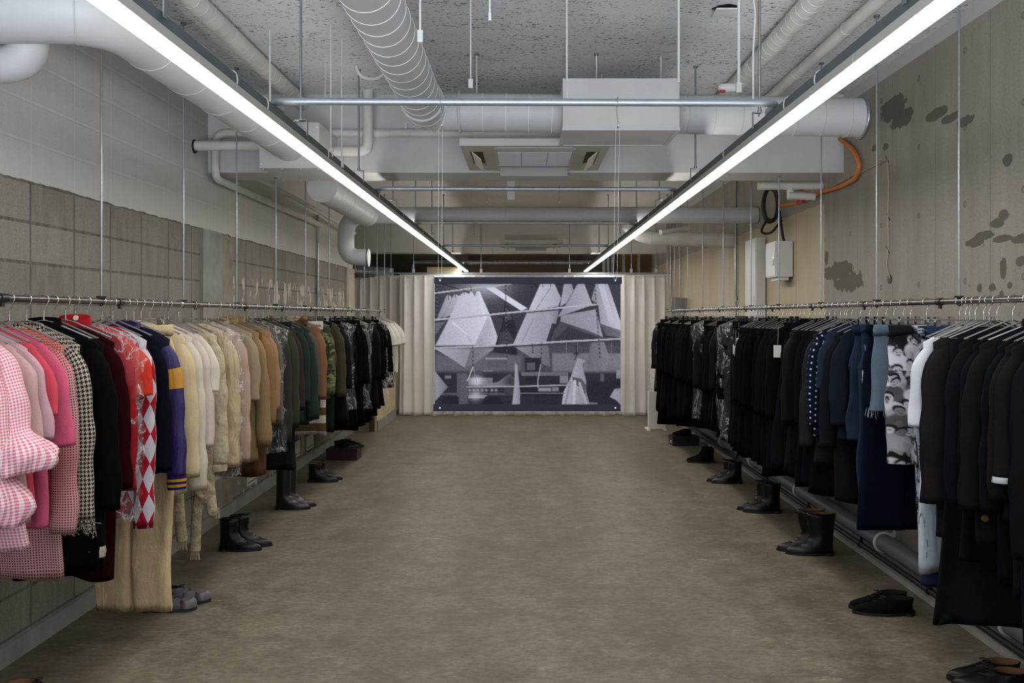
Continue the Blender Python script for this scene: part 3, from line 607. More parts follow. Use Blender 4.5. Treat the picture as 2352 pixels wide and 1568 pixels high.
def banner():
    Y = 3.85; k = Y/F/4.613                        # metres per zoomed pixel of the studied picture
    def wx(x): return (980+x/4.613-CX)/F*Y
    def wz(y): return E+(CY-(620+y/4.613))/F*Y
    c = Canvas(85, 143, 2055, 1427, 330, 215); rs = np.random.RandomState(3)
    c.c[:] = .17+.03*np.sin(c.X/300)
    c.glow(620, 160, 260, 140, .62, .9); c.line([(150, 143), (460, 240)], 8, .06); c.line([(1130, 143), (1500, 420)], 8, .07); c.line([(90, 345), (240, 330)], 6, .08); c.line([(640, 430), (900, 560)], 7, .07)
    c.rect(85, 780, 2055, 1427, .24, 60); c.rect(1330, 880, 2055, 1090, .40, 14); c.rect(90, 900, 1000, 1080, .33, 40); c.rect(85, 1085, 2055, 1430, .12, 30)
    for x in (1480, 1600, 1730, 1860, 1960): c.line([(x, 770), (x, 890)], 6, .42)
    c.poly([(620, 185), (715, 180), (1070, 405), (1000, 432)], .78)
    c.poly([(205, 280), (225, 258), (265, 285), (245, 360), (165, 500), (105, 520)], .45, .62)
    c.poly([(250, 320), (300, 252), (350, 275), (255, 480), (165, 510)], .48, .66)
    c.poly([(345, 275), (395, 232), (450, 252), (470, 212), (512, 282), (530, 225), (560, 222), (605, 325), (665, 460), (748, 700), (740, 790), (90, 802), (245, 500)], .62, .80)
    c.poly([(660, 500), (748, 700), (735, 800), (520, 800)], .56, .7); c.line([(665, 470), (520, 780)], 12, .62); c.line([(560, 240), (610, 520)], 14, .80); c.line([(400, 640), (470, 760)], 20, .66); c.line([(280, 560), (420, 680)], 26, .74)
    c.poly([(90, 835), (720, 828), (560, 920), (402, 1035), (250, 930)], .62, .42); c.poly([(720, 828), (500, 1000), (402, 1035), (470, 830)], .36, .5)
    c.poly([(85, 560), (200, 545), (90, 690)], .33)
    c.poly([(830, 330), (880, 430), (940, 560), (955, 720), (960, 900), (700, 870), (760, 700), (800, 560)], .09); c.poly([(770, 660), (860, 640), (930, 740), (900, 800), (760, 790)], .2); c.poly([(835, 380), (880, 440), (905, 520), (825, 540)], .24)
    c.poly([(1205, 143), (1355, 143), (1425, 300), (1395, 385), (1085, 430), (1090, 400)], .72, .58); c.line([(1310, 190), (1160, 415)], 9, .48); c.line([(1250, 160), (1190, 420)], 7, .62)
    c.poly([(1060, 455), (1400, 425), (1330, 560), (1260, 780), (915, 785)], .64, .50); c.line([(1130, 520), (1000, 780)], 10, .5); c.poly([(1275, 440), (1400, 430), (1370, 570), (1265, 555)], .58, .42)
    c.poly([(930, 815), (1290, 800), (1310, 1020), (1270, 1015), (1150, 955)], .5, .36)
    c.poly([(1455, 143), (1535, 143), (1560, 225), (1480, 350), (1412, 388)], .6, .5)
    c.poly([(1600, 143), (1670, 143), (1740, 330), (1760, 370), (1380, 500), (1500, 330)], .48, .62); c.line([(1600, 150), (1480, 350)], 10, .42)
    c.poly([(1420, 480), (1790, 415), (1870, 712), (1700, 640), (1415, 545)], .47, .56); c.poly([(1415, 545), (1700, 640), (1870, 712), (1300, 800), (1350, 640)], .22, .3); c.poly([(1500, 600), (1850, 720), (1300, 790)], .16)
    c.poly([(1790, 143), (1920, 143), (2055, 545), (2055, 640), (1840, 570), (1820, 380), (1745, 310)], .48, .72); c.line([(1850, 160), (1960, 560)], 60, .68)
    c.poly([(1835, 575), (2055, 640), (2055, 718), (1900, 690)], .3, .45)
    for q in range(4): c.line([(1850, 600+q*18), (2050, 660+q*18)], 5, .2)
    c.poly([(1750, 770), (1880, 760), (1935, 920), (1900, 1065), (1700, 1000)], .36, .45); c.poly([(1935, 920), (2055, 880), (2055, 1040), (1930, 1020)], .42)
    # kitchen behind
    for a in ((640, 950, 850, 1030, .3), (1045, 930, 1210, 1075, .08), (1060, 980, 1150, 1060, .3), (1000, 1080, 1500, 1120, .36), (1050, 1130, 1180, 1190, .08), (1320, 1150, 1410, 1240, .1), (1410, 1120, 1500, 1200, .45), (1840, 1100, 1880, 1200, .3), (2010, 1060, 2055, 1150, .5),
              (85, 1090, 180, 1300, .1), (195, 1115, 260, 1150, .4), (320, 1090, 430, 1420, .3), (440, 1140, 700, 1225, .42), (440, 1300, 640, 1360, .5), (620, 930, 850, 945, .55), (600, 1060, 700, 1075, .4), (1000, 1240, 1460, 1330, .07), (1180, 1245, 1320, 1285, .5), (1330, 1240, 1400, 1285, .45), (1130, 1330, 1400, 1425, .1), (85, 1300, 1000, 1325, .28), (160, 1340, 340, 1420, .07), (820, 1220, 920, 1330, .2), (1700, 1180, 2000, 1420, .09), (1720, 1400, 1810, 1425, .4)): c.rect(*a)
    c.glow(530, 1170, 70, 60, .85, .8); c.glow(520, 1330, 60, 60, .75, .7)
    for x in (455, 500, 543, 588, 632, 690, 735): c.glow(x, 1272, 16, 16, .62, .9)
    c.poly([(580, 1425), (620, 1340), (740, 1340), (820, 1425)], .06)
    c.poly([(600, 1225), (760, 1180), (880, 1095), (930, 1140), (945, 1215), (800, 1235)], .5, .3); c.glow(890, 1175, 60, 50, .16, .9)
    c.poly([(935, 978), (962, 1010), (990, 1290), (990, 1427), (905, 1427), (930, 1200)], .64, .5)
    c.poly([(85, 1065), (225, 1240), (90, 1390)], .55, .4)
    c.poly([(1600, 930), (1685, 960), (1645, 1000), (1690, 1170), (1690, 1290), (1730, 1427), (1430, 1427), (1450, 1290), (1520, 1150), (1560, 1040)], .66, .5); c.poly([(1540, 1130), (1640, 1150), (1690, 1220), (1680, 1320), (1620, 1240), (1560, 1200)], .3); c.line([(1570, 1180), (1560, 1420)], 30, .7); c.line([(1620, 1200), (1690, 1420)], 28, .62); c.line([(1520, 1180), (1470, 1420)], 22, .5)
    c.poly([(1940, 1345), (1990, 1258), (2055, 1248), (2055, 1427), (2010, 1380)], .56); c.glow(2035, 1200, 40, 45, .05, .95)
    # rails, chains, hooks
    c.line([(85, 245), (400, 205), (890, 147)], 17, .62); c.line([(85, 527), (400, 500), (1000, 440), (1800, 365)], 20, .62); c.line([(85, 828), (800, 800), (1400, 760), (2055, 728)], 20, .60); c.line([(430, 1238), (1000, 1232), (1510, 1218)], 14, .6); c.line([(1000, 1305), (1460, 1305)], 10, .4)
    for (x, y0, y1, x2) in ((835, 147, 940, 850), (1780, 150, 950, 1838), (488, 805, 1030, 490), (1218, 770, 1000, 1212), (110, 160, 520, 112)):
        for q in range(int((y1-y0)/22)): c.glow(x+(x2-x)*q*22/(y1-y0), y0+q*22, 7, 9, .05 if q % 2 else .34, .85)
    c.line([(490, 1030), (430, 1180)], 11, .7); c.line([(495, 1030), (530, 1190)], 6, .5); c.line([(1210, 1000), (1180, 1160), (1178, 1240)], 11, .6); c.line([(430, 1180), (440, 1420)], 8, .3); c.line([(1120, 780), (1122, 880)], 9, .05)
    for x, y in ((228, 290), (305, 270), (395, 235), (468, 205), (1228, 160), (1310, 158)): c.line([(x, y-30), (x+4, y+22)], 6, .1)
    c.line([(1585, 800), (1590, 900), (1570, 950)], 8, .08); c.glow(1585, 885, 28, 20, .1, .8)
    g = np.clip(c.c+.025*rs.randn(*c.c.shape), .01, .9)
    g = g**2.05*1.02; rgb = np.stack([g*1.02+.010, g*.99+.012, g*1.1+.018], -1)
    t = thing('photo_banner', 'black and white photo banner of hanging aprons, hung on fishing line before the curtain', 'banner', (wx(1072), Y, wz(1495)), 0)
    o3 = t.location
    vs = np.stack([wx(0)+(c.X)*k, np.full(c.X.shape, Y), wz(0)-(c.Y)*k], -1).reshape(-1, 3); nx, ny = 330, 215
    fs = [(j*nx+i, (j+1)*nx+i, (j+1)*nx+i+1, j*nx+i+1) for j in range(ny-1) for i in range(nx-1)]
    mb = MB(); mb.add(vs, fs); o = mb.build('printed_picture', printmat('satin_photo_print', .5), t, o3); paint_mesh(o, rgb.reshape(-1, 3))
    MB().box((wx(85), Y+.001, wz(1427)), (wx(2055), Y+.0025, wz(143))).build('backing_sheet', M_PAPER, t, o3)
    dk = plain('charcoal_banner_bar', '23262f', .9, 0, .06, 10)
    for y0, y1, xx in ((75, 145, (80, 2068)), (1422, 1495, (72, 2055))):
        b = MB().box((wx(xx[0]), Y-.004, wz(y1)), (wx(xx[1]), Y+.005, wz(y0))).build('weight_bar', dk, t, o3)
        for x in (142, 1998): MB().torus((wx(x), Y-.005, wz((y0+y1)/2)), .0032, .0016, 'y', 1, 1, 14, 6).disc((wx(x), Y-.0045, wz((y0+y1)/2)), .003, .001, 'y', 12).build('eyelet', M_CHROME, b, o3)
    ln = plain('fishing_line', 'd5d8d8', .3)
    for x, px in ((142, 1012), (1998, 1419)):
        hx = (px-CX)/F*Y
        for d in (-.0085, .0085): MB().tube([(hx+d, Y+.004, ZB-.112), (wx(x)+d*.9, Y-.004, wz(108)+.012), (wx(x), Y-.006, wz(108))], .0006, 4).build('fishing_line', ln, t, o3)
banner()

# ------------------------------------------------------------------ clothes rails
XR = 1.95; ZRL = E+.066
for sgn, side, ys in ((-1, 'left', [2.1, 3.06, 4.0, 4.96, 5.87, 6.79, 7.7, 8.63, 9.55, 10.5, 11.4, 12.0]), (1, 'right', [2.1, 2.98, 3.92, 4.84, 5.75, 6.71, 7.54, 8.6, 9.6, 10.5, 11.4, 12.0])):
    t = thing('clothes_rail', f'long dark steel clothes rail hanging along the {side} wall', 'rail', (sgn*XR, 7, ZRL), 0, 'clothes rails')
    MB().tube([(0, -5.3, 0), (0, 5.07, 0)], .0138, 14).build('rail_tube', M_RAIL, t)
    for y in ys[1:-1]:
        MB().tube([(0, y-7+.16, -.0), (0, y-7+.2, 0)], .0175, 12).box((-.005, y-7+.17, -.032), (.005, y-7+.19, -.014)).build('coupling', M_BLACKM, t)
    for k, y in enumerate(ys):
        rod('rail_rod', sgn*XR, y, ZRL+.016, top_z(0, y), .0048, f'threaded steel rod holding the {side} clothes rail, {ordn[k]} from the camera', f'rods of the {side} clothes rail', 'ring')

# ------------------------------------------------------------------ fabrics
def fab(hexc, pat=None, hex2=None, sc=.01, rough=.88, bm=.3, wrinkle=.35, hex3=None):
    k = ('f', hexc, pat, hex2, sc, rough, bm, wrinkle)
    if k in MC: return MC[k]
    m, nt, b = newmat((pat or 'plain')+'_fabric'); c = c0 = lin(hexc); p = objpos(nt)
    n = noise(nt, p, 7, 4, .6); h = None
    if pat:
        s = sep(nt, uvpos(nt)); u, v = s[0], s[1]; c2 = lin(hex2)
        fr = lambda x, w: Mt(nt, 'FRACT', Mt(nt, 'DIVIDE', x, w))
        fl = lambda x, w: Mt(nt, 'FLOOR', Mt(nt, 'DIVIDE', x, w))
        if pat == 'gingham':
            a = Mt(nt, 'GREATER_THAN', fr(u, sc), .5); d = Mt(nt, 'GREATER_THAN', fr(v, sc), .5)
            f = Mt(nt, 'MULTIPLY', Mt(nt, 'ADD', a, d), .5)
        elif pat in ('dots', 'polka'):
            a = Mt(nt, 'SUBTRACT', fr(u, sc), .5); d = Mt(nt, 'SUBTRACT', fr(Mt(nt, 'ADD', v, Mt(nt, 'MULTIPLY', Mt(nt, 'MODULO', fl(u, sc), 2.), sc*.5)), sc), .5)
            f = Mt(nt, 'LESS_THAN', Mt(nt, 'SQRT', Mt(nt, 'ADD', Mt(nt, 'POWER', a, 2.), Mt(nt, 'POWER', d, 2.))), .3 if pat == 'dots' else .17)
        elif pat == 'houndstooth':
            q = sc/8; iu = fl(u, q); iv = fl(v, q); mod = lambda x, y: Mt(nt, 'FLOORED_MODULO', x, y)
            wa = Mt(nt, 'LESS_THAN', mod(iu, 8.), 4.); we = Mt(nt, 'LESS_THAN', mod(iv, 8.), 4.); tw = Mt(nt, 'LESS_THAN', mod(Mt(nt, 'ADD', iu, iv), 4.), 2.)
            f = Mt(nt, 'ADD', Mt(nt, 'MULTIPLY', tw, wa), Mt(nt, 'MULTIPLY', Mt(nt, 'SUBTRACT', 1., tw), we))
        elif pat == 'harlequin':
            a = fl(Mt(nt, 'ADD', Mt(nt, 'DIVIDE', u, sc), Mt(nt, 'DIVIDE', v, sc*2.2)), 1.); d = fl(Mt(nt, 'SUBTRACT', Mt(nt, 'DIVIDE', u, sc), Mt(nt, 'DIVIDE', v, sc*2.2)), 1.)
            f = Mt(nt, 'FLOORED_MODULO', Mt(nt, 'ADD', a, d), 2.)
        elif pat == 'stripe': f = Mt(nt, 'GREATER_THAN', fr(v, sc), .5)
        elif pat == 'rib': f = Mt(nt, 'GREATER_THAN', fr(u, sc), .6)
        elif pat == 'camo': f = ramp(nt, noise(nt, p, 9, 3), .48, .5)
        elif pat == 'marble': f = ramp(nt, noise(nt, vmul(nt, p, (1, 1, .5)), 16, 6, .75, 1.5), .47, .53)
        elif pat == 'crackle': f = ramp(nt, noise(nt, vmul(nt, p, (1, 1, .16)), 30, 4, .7, .6), .60, .66)
        elif pat == 'floral': f = ramp(nt, noise(nt, p, 5, 2), .66, .7)
        elif pat == 'ombre': f = ramp(nt, v, .12, .9)
        elif pat == 'dotombre':
            a = Mt(nt, 'SUBTRACT', fr(u, sc), .5); d = Mt(nt, 'SUBTRACT', fr(v, sc), .5)
            f = Mt(nt, 'LESS_THAN', Mt(nt, 'SQRT', Mt(nt, 'ADD', Mt(nt, 'POWER', a, 2.), Mt(nt, 'POWER', d, 2.))), .3)
            c = mixc(nt, ramp(nt, noise(nt, vmul(nt, p, (.4, .4, 1)), 2.6, 1), .42, .62), c, lin(hex3))
        elif pat == 'armband': f = Mt(nt, 'MULTIPLY', Mt(nt, 'GREATER_THAN', v, .14), Mt(nt, 'LESS_THAN', v, .235))
        elif pat == 'denim': f = noise(nt, vmul(nt, p, (1, 1, .3)), 12, 5, .7)
        elif pat == 'cable': f = ramp(nt, noise(nt, p, 32, 3), .4, .65)
        c = mixc(nt, f, c, c2)
        if pat == 'camo' and hex3: c = mixc(nt, ramp(nt, noise(nt, p, 13, 3, .5, 1), .55, .57), c, lin(hex3))
        if pat in ('rib', 'cable'): h = f
    fv = ramp(nt, n, .3, .7, .68, .86)
    nt.links.new(mixc(nt, 1., c, comb(nt, fv, fv, fv), 'MULTIPLY'), b.inputs['Base Color'])
    b.inputs['Roughness'].default_value = rough; b.inputs['Specular IOR Level'].default_value = (.04 if max(c0[:3]) < .03 else .15) if rough > .7 else (.12 if max(c0[:3]) < .03 else .4)
    w1 = noise(nt, vmul(nt, p, (1, 1, .33)), 11, 3, .55, .6); w2 = noise(nt, p, 260, 2)
    hh = Mt(nt, 'ADD', Mt(nt, 'MULTIPLY', w1, wrinkle*8), Mt(nt, 'MULTIPLY', w2, bm))
    if h is not None: hh = Mt(nt, 'ADD', hh, Mt(nt, 'MULTIPLY', h, .9))
    bump(nt, b, hh, .6, .010); MC[k] = m; return m
def mat_bag():
    m, nt, b = newmat('clear_plastic_film'); p = objpos(nt)
    b.inputs['Base Color'].default_value = (.85, .87, .9, 1); b.inputs['Roughness'].default_value = .1
    b.inputs['Specular IOR Level'].default_value = 1.
    n = noise(nt, vmul(nt, p, (1, 1, .34)), 8, 4, .58, 1.2); r = Mt(nt, 'ABSOLUTE', Mt(nt, 'SUBTRACT', n, .5)); bump(nt, b, n, 1., .05)
    put(nt, b.inputs['Alpha'], ramp(nt, r, .0, .024, .4, .035)); return m  # denser pale crease streaks painted in as highlights on the film
M_BAG = mat_bag()
M_CREAMB = plain('pale_button', 'd8cfb8', .4); M_DARKB = plain('dark_button', '22211f', .35); M_BRASS = plain('brass_button', 'b07d4c', .35, .8)

# ------------------------------------------------------------------ hangers (hook over the rail; origin on the rail axis)
def hook_pts():
    P = []
    for k in range(13):
        a = math.radians(205-245*k/12); P.append(V(.0195*math.cos(a), 0, .0195*math.sin(a)))
    return P+[V(.010, 0, -.026), V(0, 0, -.045), V(0, 0, -.082)]
HANG = {}
def hanger(kind, X, Y, label, group, rz):
    if kind not in HANG:
        t = thing('coat_hanger' if kind == 'coat' else 'clip_hanger', label, 'hanger', (X, Y, ZRL))
        MB().tube(hook_pts(), .0021, 6).disc((0, 0, -.078), .0045, .016, 'z', 8).build('hook', M_CHROME, t)
        if kind == 'coat':
            for s in (-1, 1):
                b = MB()
                for d in (-.007, .007): b.tube([(s*.004, d*.4, -.084), (s*.035, d, -.092), (s*.19, d, -.158)], .0026, 6)
                b.build('arm', M_CHROME, t)
            MB().tube([(-.185, 0, -.16), (.185, 0, -.16)], .0022, 6).build('trouser_bar', M_CHROME, t)
        else:
            MB().tube([(-.16, 0, -.085), (.16, 0, -.085)], .003, 6).build('bar', M_CHROME, t)
            for s in (-1, 1):
                MB().box((s*.13-.011, -.011, -.135), (s*.13+.011, -.006, -.07)).box((s*.13-.011, .006, -.135), (s*.13+.011, .011, -.07)).box((s*.13-.008, -.008, -.095), (s*.13+.008, .008, -.082)).build('clip', M_BLACKM if kind == 'clipb' else M_CHROME, t)
        HANG[kind] = t
    else:
        src = HANG[kind]; t = src.copy(); COL.objects.link(t)
        for c in src.children:
            d = c.copy(); COL.objects.link(d); d.parent = t
        t.location = (X, Y, ZRL)
    t.rotation_euler = (0, 0, rz); tag(t, label, 'hanger', group); return t

# ------------------------------------------------------------------ garment shapes
def sgnp(x, e): return np.sign(x)*np.abs(x)**e
def body_rings(z0, drop, nw, sw, L, hemw, d0, d1, n, m, rs, amp=.018, lam=None, tilt=0., waist=0.):
    th = np.linspace(0, 2*PI, n, endpoint=False); c, s = np.cos(th), np.sin(th); rings = []
    ph = rs.uniform(0, 6.28, 4); k1 = rs.uniform(1.6, 2.6); k2 = rs.uniform(3, 5)
    for j in range(6):
        q = j/5; w = nw+(sw-nw)*q**.9; z = z0-drop*(q**1.25); d = .012+(d0*.8-.012)*q
        if j == 0: d *= .6
        rings.append(np.stack([w*sgnp(c, .8), d*sgnp(s, .8), np.full(n, z)], 1))
    H = L+z0-drop if L+z0-drop > .05 else .3; zt = z0-drop; zb = -L
    for j in range(1, m+1):
        q = j/m; z = zt+(zb-zt)*q
        w = sw*(1-.07*min(1, q*6))+(hemw-sw*.93)*max(0, q-.1)/.9-waist*math.exp(-((q-.38)/.18)**2); d = d0+(d1-d0)*q
        A = amp*min(1, q*2.2)
        u = c/1.; fold = A*(np.sin(u*k1*2+ph[0]+q*.8)+.5*np.sin(u*k2*2+ph[1]-q*1.3))
        x = w*sgnp(c, .85)+.012*np.sin(q*5+ph[2])*min(1, q*2)+tilt*q
        y = d*sgnp(s, .75)+fold
        zz = np.full(n, z)+(.012*np.sin(u*3+ph[3])+.008*s if j == m else 0)
        rings.append(np.stack([x, y, zz], 1))
    rings.append(rings[-1]*np.array([.86, .5, 1])+np.array([0, 0, .025]))
    return rings
def sleeve_rings(s, sw, zs, L, ru, rv, cu, cv, th1, n, m, rs, bend=.03, wr=.06, flare=0., th0=50., start=.06):
    ph = np.linspace(0, 2*PI, n, endpoint=False); rings = []; x, z = sw-start, zs; a = rs.uniform(0, 6.28, 4); dl = L/m; yo = rs.uniform(-.008, .004)
    for j in range(m+1):
        q = j/m; th = math.radians(th0*math.exp(-j*dl/.075)+th1*(1-.5*q))
        if j: x += math.sin(th)*dl; z -= math.cos(th)*dl
        u = ru+(cu-ru)*q; v = rv+(cv-rv)*q; th += math.radians(a[3]*1.1-3.4)*math.sin(q*4.2+a[0]*.3)
        u *= min(1, .55+q*L/.1*.45); v *= min(1, .6+q*L/.12*.4)
        wv = 1+wr*(np.sin(q*L*38+a[0]+2*np.sin(ph+a[1]))+.6*np.sin(3*ph+a[2]+q*4))*min(1, q*3)
        wv = wv*(1+.07*math.sin(j*dl*21+a[1])*min(1, q*2)); f = 1.
        if flare and q > .72: k_ = (q-.72)/.28; f = 1+flare*math.sin(k_*PI*.8); wv = wv+(.16*np.sin(ph*5+a[3]+q*14)+.1*np.sin(ph*9+a[1]-q*21))*k_
        px = x+u*f*np.cos(ph)*math.cos(th)*wv; pz = z+u*f*np.cos(ph)*math.sin(th)*wv; py = yo-bend*q*q+v*f*np.sin(ph)*wv
        rings.append(np.stack([s*px, py, pz], 1))
    c = rings[-1].mean(0); rings.append(c+(rings[-1]-c)*.7+np.array([0, 0, .02]))
    return rings if s > 0 else [r[::-1] for r in rings]
def leg_rings(x0, x1, wt, wb, z0, z1, d, n, m, rs, amp=.012):
    th = np.linspace(0, 2*PI, n, endpoint=False); c, s = np.cos(th), np.sin(th); a = rs.uniform(0, 6.28, 3); R = []
    for j in range(m+1):
        q = j/m; w = wt+(wb-wt)*q; z = z0+(z1-z0)*q
        R.append(np.stack([x0+(x1-x0)*q+w*sgnp(c, .85)+.006*np.sin(q*9+a[0]), d*sgnp(s, .75)*(1+.3*q)+amp*min(1, q*3)*np.sin(c*3+a[1]+q*2)+.006*np.sin(q*14+a[2]), np.full(n, z)], 1))
    R.append(R[-1]*np.array([1, .5, 1])+np.array([0, 0, .03])); return R
def dense(R):                                          # finer rings so a printed picture keeps its detail
    R = R[:-1]; O = []
    for a, b in zip(R[:-1], R[1:]):
        k = max(1, int(abs(a[0][2]-b[0][2])/.006)); O += [a+(b-a)*i/k for i in range(k)]
    O.append(R[-1]); n = len(R[0]); f = 3
    return [np.concatenate([r+(np.roll(r, -1, 0)-r)*i/f for i in range(f)]).reshape(f, n, 3).transpose(1, 0, 2).reshape(-1, 3) for r in O]
NAMES = {'tee': 'tee_shirt', 'shirt': 'shirt', 'jacket': 'jacket', 'coat': 'coat', 'dress': 'dress', 'trousers': 'trousers', 'skirt': 'skirt', 'cardigan': 'cardigan', 'shorts': 'denim_shorts', 'jeans': 'jeans', 'vest': 'vest'}
CATS = {'tee': 't-shirt', 'shorts': 'shorts'}
# kind: sleeve length, sleeve radii (u,v), cuff radii, angle, collar
DEF = dict(tee=(.27, .078, .024, .08, .022, 8), shirt=(.56, .056, .026, .04, .022, 5), jacket=(.58, .06, .03, .047, .026, 5), cardigan=(.56, .06, .03, .046, .026, 5),
           coat=(.6, .062, .032, .05, .028, 5), dress=(0, .06, .03, .05, .03, 5), vest=(0, .06, .03, .05, .03, 5))
SEED = [100]
def garment(side, Y, kind, m, label, short, hem=None, slv=None, z_hem=None, sw=None, hemw=None, sleeve_m=None, collar=None, buttons=(), bag=None, cardtag=None, flare=0., group=None, hang=None, rz=None, cuff=None, waist=0., depth=None, paint=None, nosleeve=False, th=None, extra=None, lining=None):
    sg = -1 if side == 'L' else 1; a = -sg             # +x local times a points to the aisle
    SEED[0] += 1; rs = np.random.RandomState(SEED[0]); X = sg*XR
    hi = Y < 5.6; n = 48 if hi else (32 if Y < 8 else 24); mm = 28 if hi else (18 if Y < 8 else 12)
    rz = rs.uniform(-.13, .13) if rz is None else rz
    t = thing(NAMES[kind], label, CATS.get(kind, NAMES[kind].replace('_', ' ')), (X, Y, ZRL), rz, group)
    L = None
    if hem: L = .066+(hem-CY)/F*Y
    if z_hem is not None: L = ZRL-z_hem
    if kind in ('trousers', 'jeans', 'skirt', 'shorts'):
        L = L or 1.1; W = sw or .19; z0 = -.115; d = depth or .018
        if kind in ('skirt', 'shorts'):
            hw = hemw or W+.05
            R = body_rings(z0, .02, W*.96, W, L, hw, d, d*1.6, n, mm, rs, .014)
            MB().loft(R).build('body', m, t)
        else:
            hw = hemw or .1
            R = body_rings(z0, .01, W*.97, W*.98, .36, W*1.03, d, d*1.3, n, max(5, mm//3), rs, .004)
            MB().loft(R if not paint else dense(R)).build('hip', m, t)
            for s in (-1, 1):
                mb = MB().loft(leg_rings(s*W*.5, s*(W*.5+max(0, hw-W*.5)*.8), W*.52, hw, -.33, -L, d*1.15, n if not paint else 110, mm if not paint else 130, rs))
                o = mb.build('leg', m, t)
                if paint: paint(o, s)
        MB().loft(body_rings(z0+.004, .006, W*.98, W*.985, -z0+.04, W*.985, d*1.12, d*1.15, n, 2, rs, 0.)).build('waistband', m, t)
        top = z0
    else:
        sl, ru, rv, cu, cv, th1 = DEF[kind]; th1 = th if th is not None else th1
        W = sw or (.205 if kind in ('shirt', 'dress', 'vest') else .215); L = L or .75
        z0 = -.112; drop = .068; nw = .05; d = depth or (.026 if kind != 'coat' else .03)
        hw = hemw or W*1.02
        MB().loft(body_rings(z0, drop, nw, W, L, hw, d, d*1.25, n, mm, rs, .012 if kind != 'dress' else .02, waist=waist)).build('body', m, t)
        if slv: sl = max(.15, (.066+(slv-CY)/F*Y)-.15)
        if sl and not nosleeve:
            for s in (-1, 1):
                S = sleeve_rings(s, W, z0-drop-.022, sl, ru, rv, cu, cv, th1+rs.uniform(-3, 2), 22 if hi else 14, 22 if hi else 12, rs, .02, .05, flare if s == a else 0.)
                so = MB().loft(S).build('sleeve', sleeve_m or m, t)
                if cuff: MB().loft([S[-2]*np.array([1, 1, 1])+np.array([0, 0, .01]), (S[-2]-S[-2].mean(0))*1.08+S[-2].mean(0)-np.array([0, 0, .01]), (S[-2]-S[-2].mean(0))*1.0+S[-2].mean(0)-np.array([0, 0, cuff[1]])]).build('cuff', cuff[0], so)
                if extra == 'fringe':
                    b = MB(); c = S[-2].mean(0)
                    for k in range(60):
                        p = S[-2][rs.randint(len(S[-2]))]+np.array([0, 0, .004]); b.tube([tuple(p), tuple(p+rs.uniform(-.014, .014, 3)-np.array([0, 0, .02])), tuple(p+rs.uniform(-.025, .025, 3)-np.array([0, 0, .045]))], .0016, 4)
                    f = b.build('fringe', sleeve_m or m, so); f['kind'] = 'stuff'
        if collar:
            cm, hgt = collar; thh = np.linspace(0, 2*PI, 20, endpoint=False)
            R = [np.stack([(nw+.02+e)*np.cos(thh), (.018+e*.5)*np.sin(thh)-.004, np.full(20, z0-.02+zz)+.012*np.sin(thh)], 1) for e, zz in ((.012, -.005), (.004, hgt*.5), (.0, hgt), (-.008, hgt*.98), (-.008, .0))]
            MB().loft(R).build('collar', cm, t)
        elif kind in ('tee',):
            MB().torus((0, -.002, z0-.006), nw+.012, .006, 'z', 1, .34, 20, 6).build('neck_rib', m, t)
    if extra == 'fray':
        b = MB()
        for k in range(110):
            x = rs.uniform(-1, 1)*hw; y = rs.choice([-1, 1])*d*1.5*math.sqrt(max(.05, 1-(x/hw)**2)); q = rs.uniform(-.012, .012)
            b.tube([(x, y, -L+.02), (x+q*.5, y*1.05, -L-.006), (x+q, y+q*.4, -L-rs.uniform(.01, .035))], .0012, 4)
        b.build('frayed_hem', fab('a9b4bb'), t)['kind'] = 'stuff'
    for (u, z, bm_, r) in buttons:
        MB().disc((a*u, -(.031 if kind not in ('trousers', 'jeans') else .03)-r*.2, z), r, .005, 'y', 14).build('button', bm_, t)
    if cardtag:
        u, z, w, h, cm = cardtag
        b = MB().box((a*u-w/2, -.069, z-h), (a*u+w/2, -.067, z)).build('price_tag', cm, t)
        MB().tube([(a*u, -.068, z-.006), (a*u*.97, -.064, z+.06), (a*u*.93, -.03, z+.13)], .0008, 4).build('tag_string', M_PAPER, b)
    hk = hang or ('clip' if kind in ('trousers', 'jeans', 'skirt', 'shorts') else 'coat')
    hanger(hk, X, Y, 'chrome hanger holding the '+short, f"hangers on the {'left' if sg < 0 else 'right'} clothes rail", rz)
    if bag:
        zb = ZRL-(E-(bag-CY)/F*Y)
        R = body_rings(-.095, .075, .05, (W if kind != 'trousers' else .2)+.085, zb, .27, .042, .045, 40 if hi else 28, mm, rs, .02)
        for j, r in enumerate(R):
            r[:, 0] += .012*rs.randn(len(r)); r[:, 1] += .008*rs.randn(len(r))
        b = MB().loft(R, caps=(True, False)).build('garment_bag', M_BAG, None, (0, 0, 0)); b.location = (X, Y, ZRL); b.rotation_euler = (0, 0, rz)
        tag(b, 'clear plastic cover over the '+short, 'garment bag', 'clear plastic garment bags')
    return t

# ------------------------------------------------------------------ clothes on the left rail
def Yp(px): return 1.73*F/abs(px-CX)
def L_(px, kind, m, label, short, **k): return garment('L', Yp(px), kind, m, label, short, **k)
def R_(px, kind, m, label, short, **k): return garment('R', Yp(px), kind, m, label, short, **k)
ging = fab('e7768f', 'gingham', 'f6e6e2', .010)
L_(14, 'dress', ging, 'pink gingham dress with big ruffled sleeves, closest to the camera on the left', 'pink gingham dress', hem=1262, hemw=.30, slv=1120, flare=.75, depth=.036, nosleeve=True)
SEED[0] += 1; rs_ = np.random.RandomState(77)
gd = [o for o in COL.objects if o.name.startswith('dress') and o.type == 'EMPTY'][0]
for (s, L, th1, fl, yo) in ((1, .46, 17, .95, -.03), (1, .60, 6., .85, -.085)):
    S = sleeve_rings(s, .2, -.16, L, .07, .045, .06, .045, th1, 40, 34, rs_, .03, .06, fl)
    MB().loft([r+np.array([0, yo, 0]) for r in S]).build('sleeve', ging, gd)
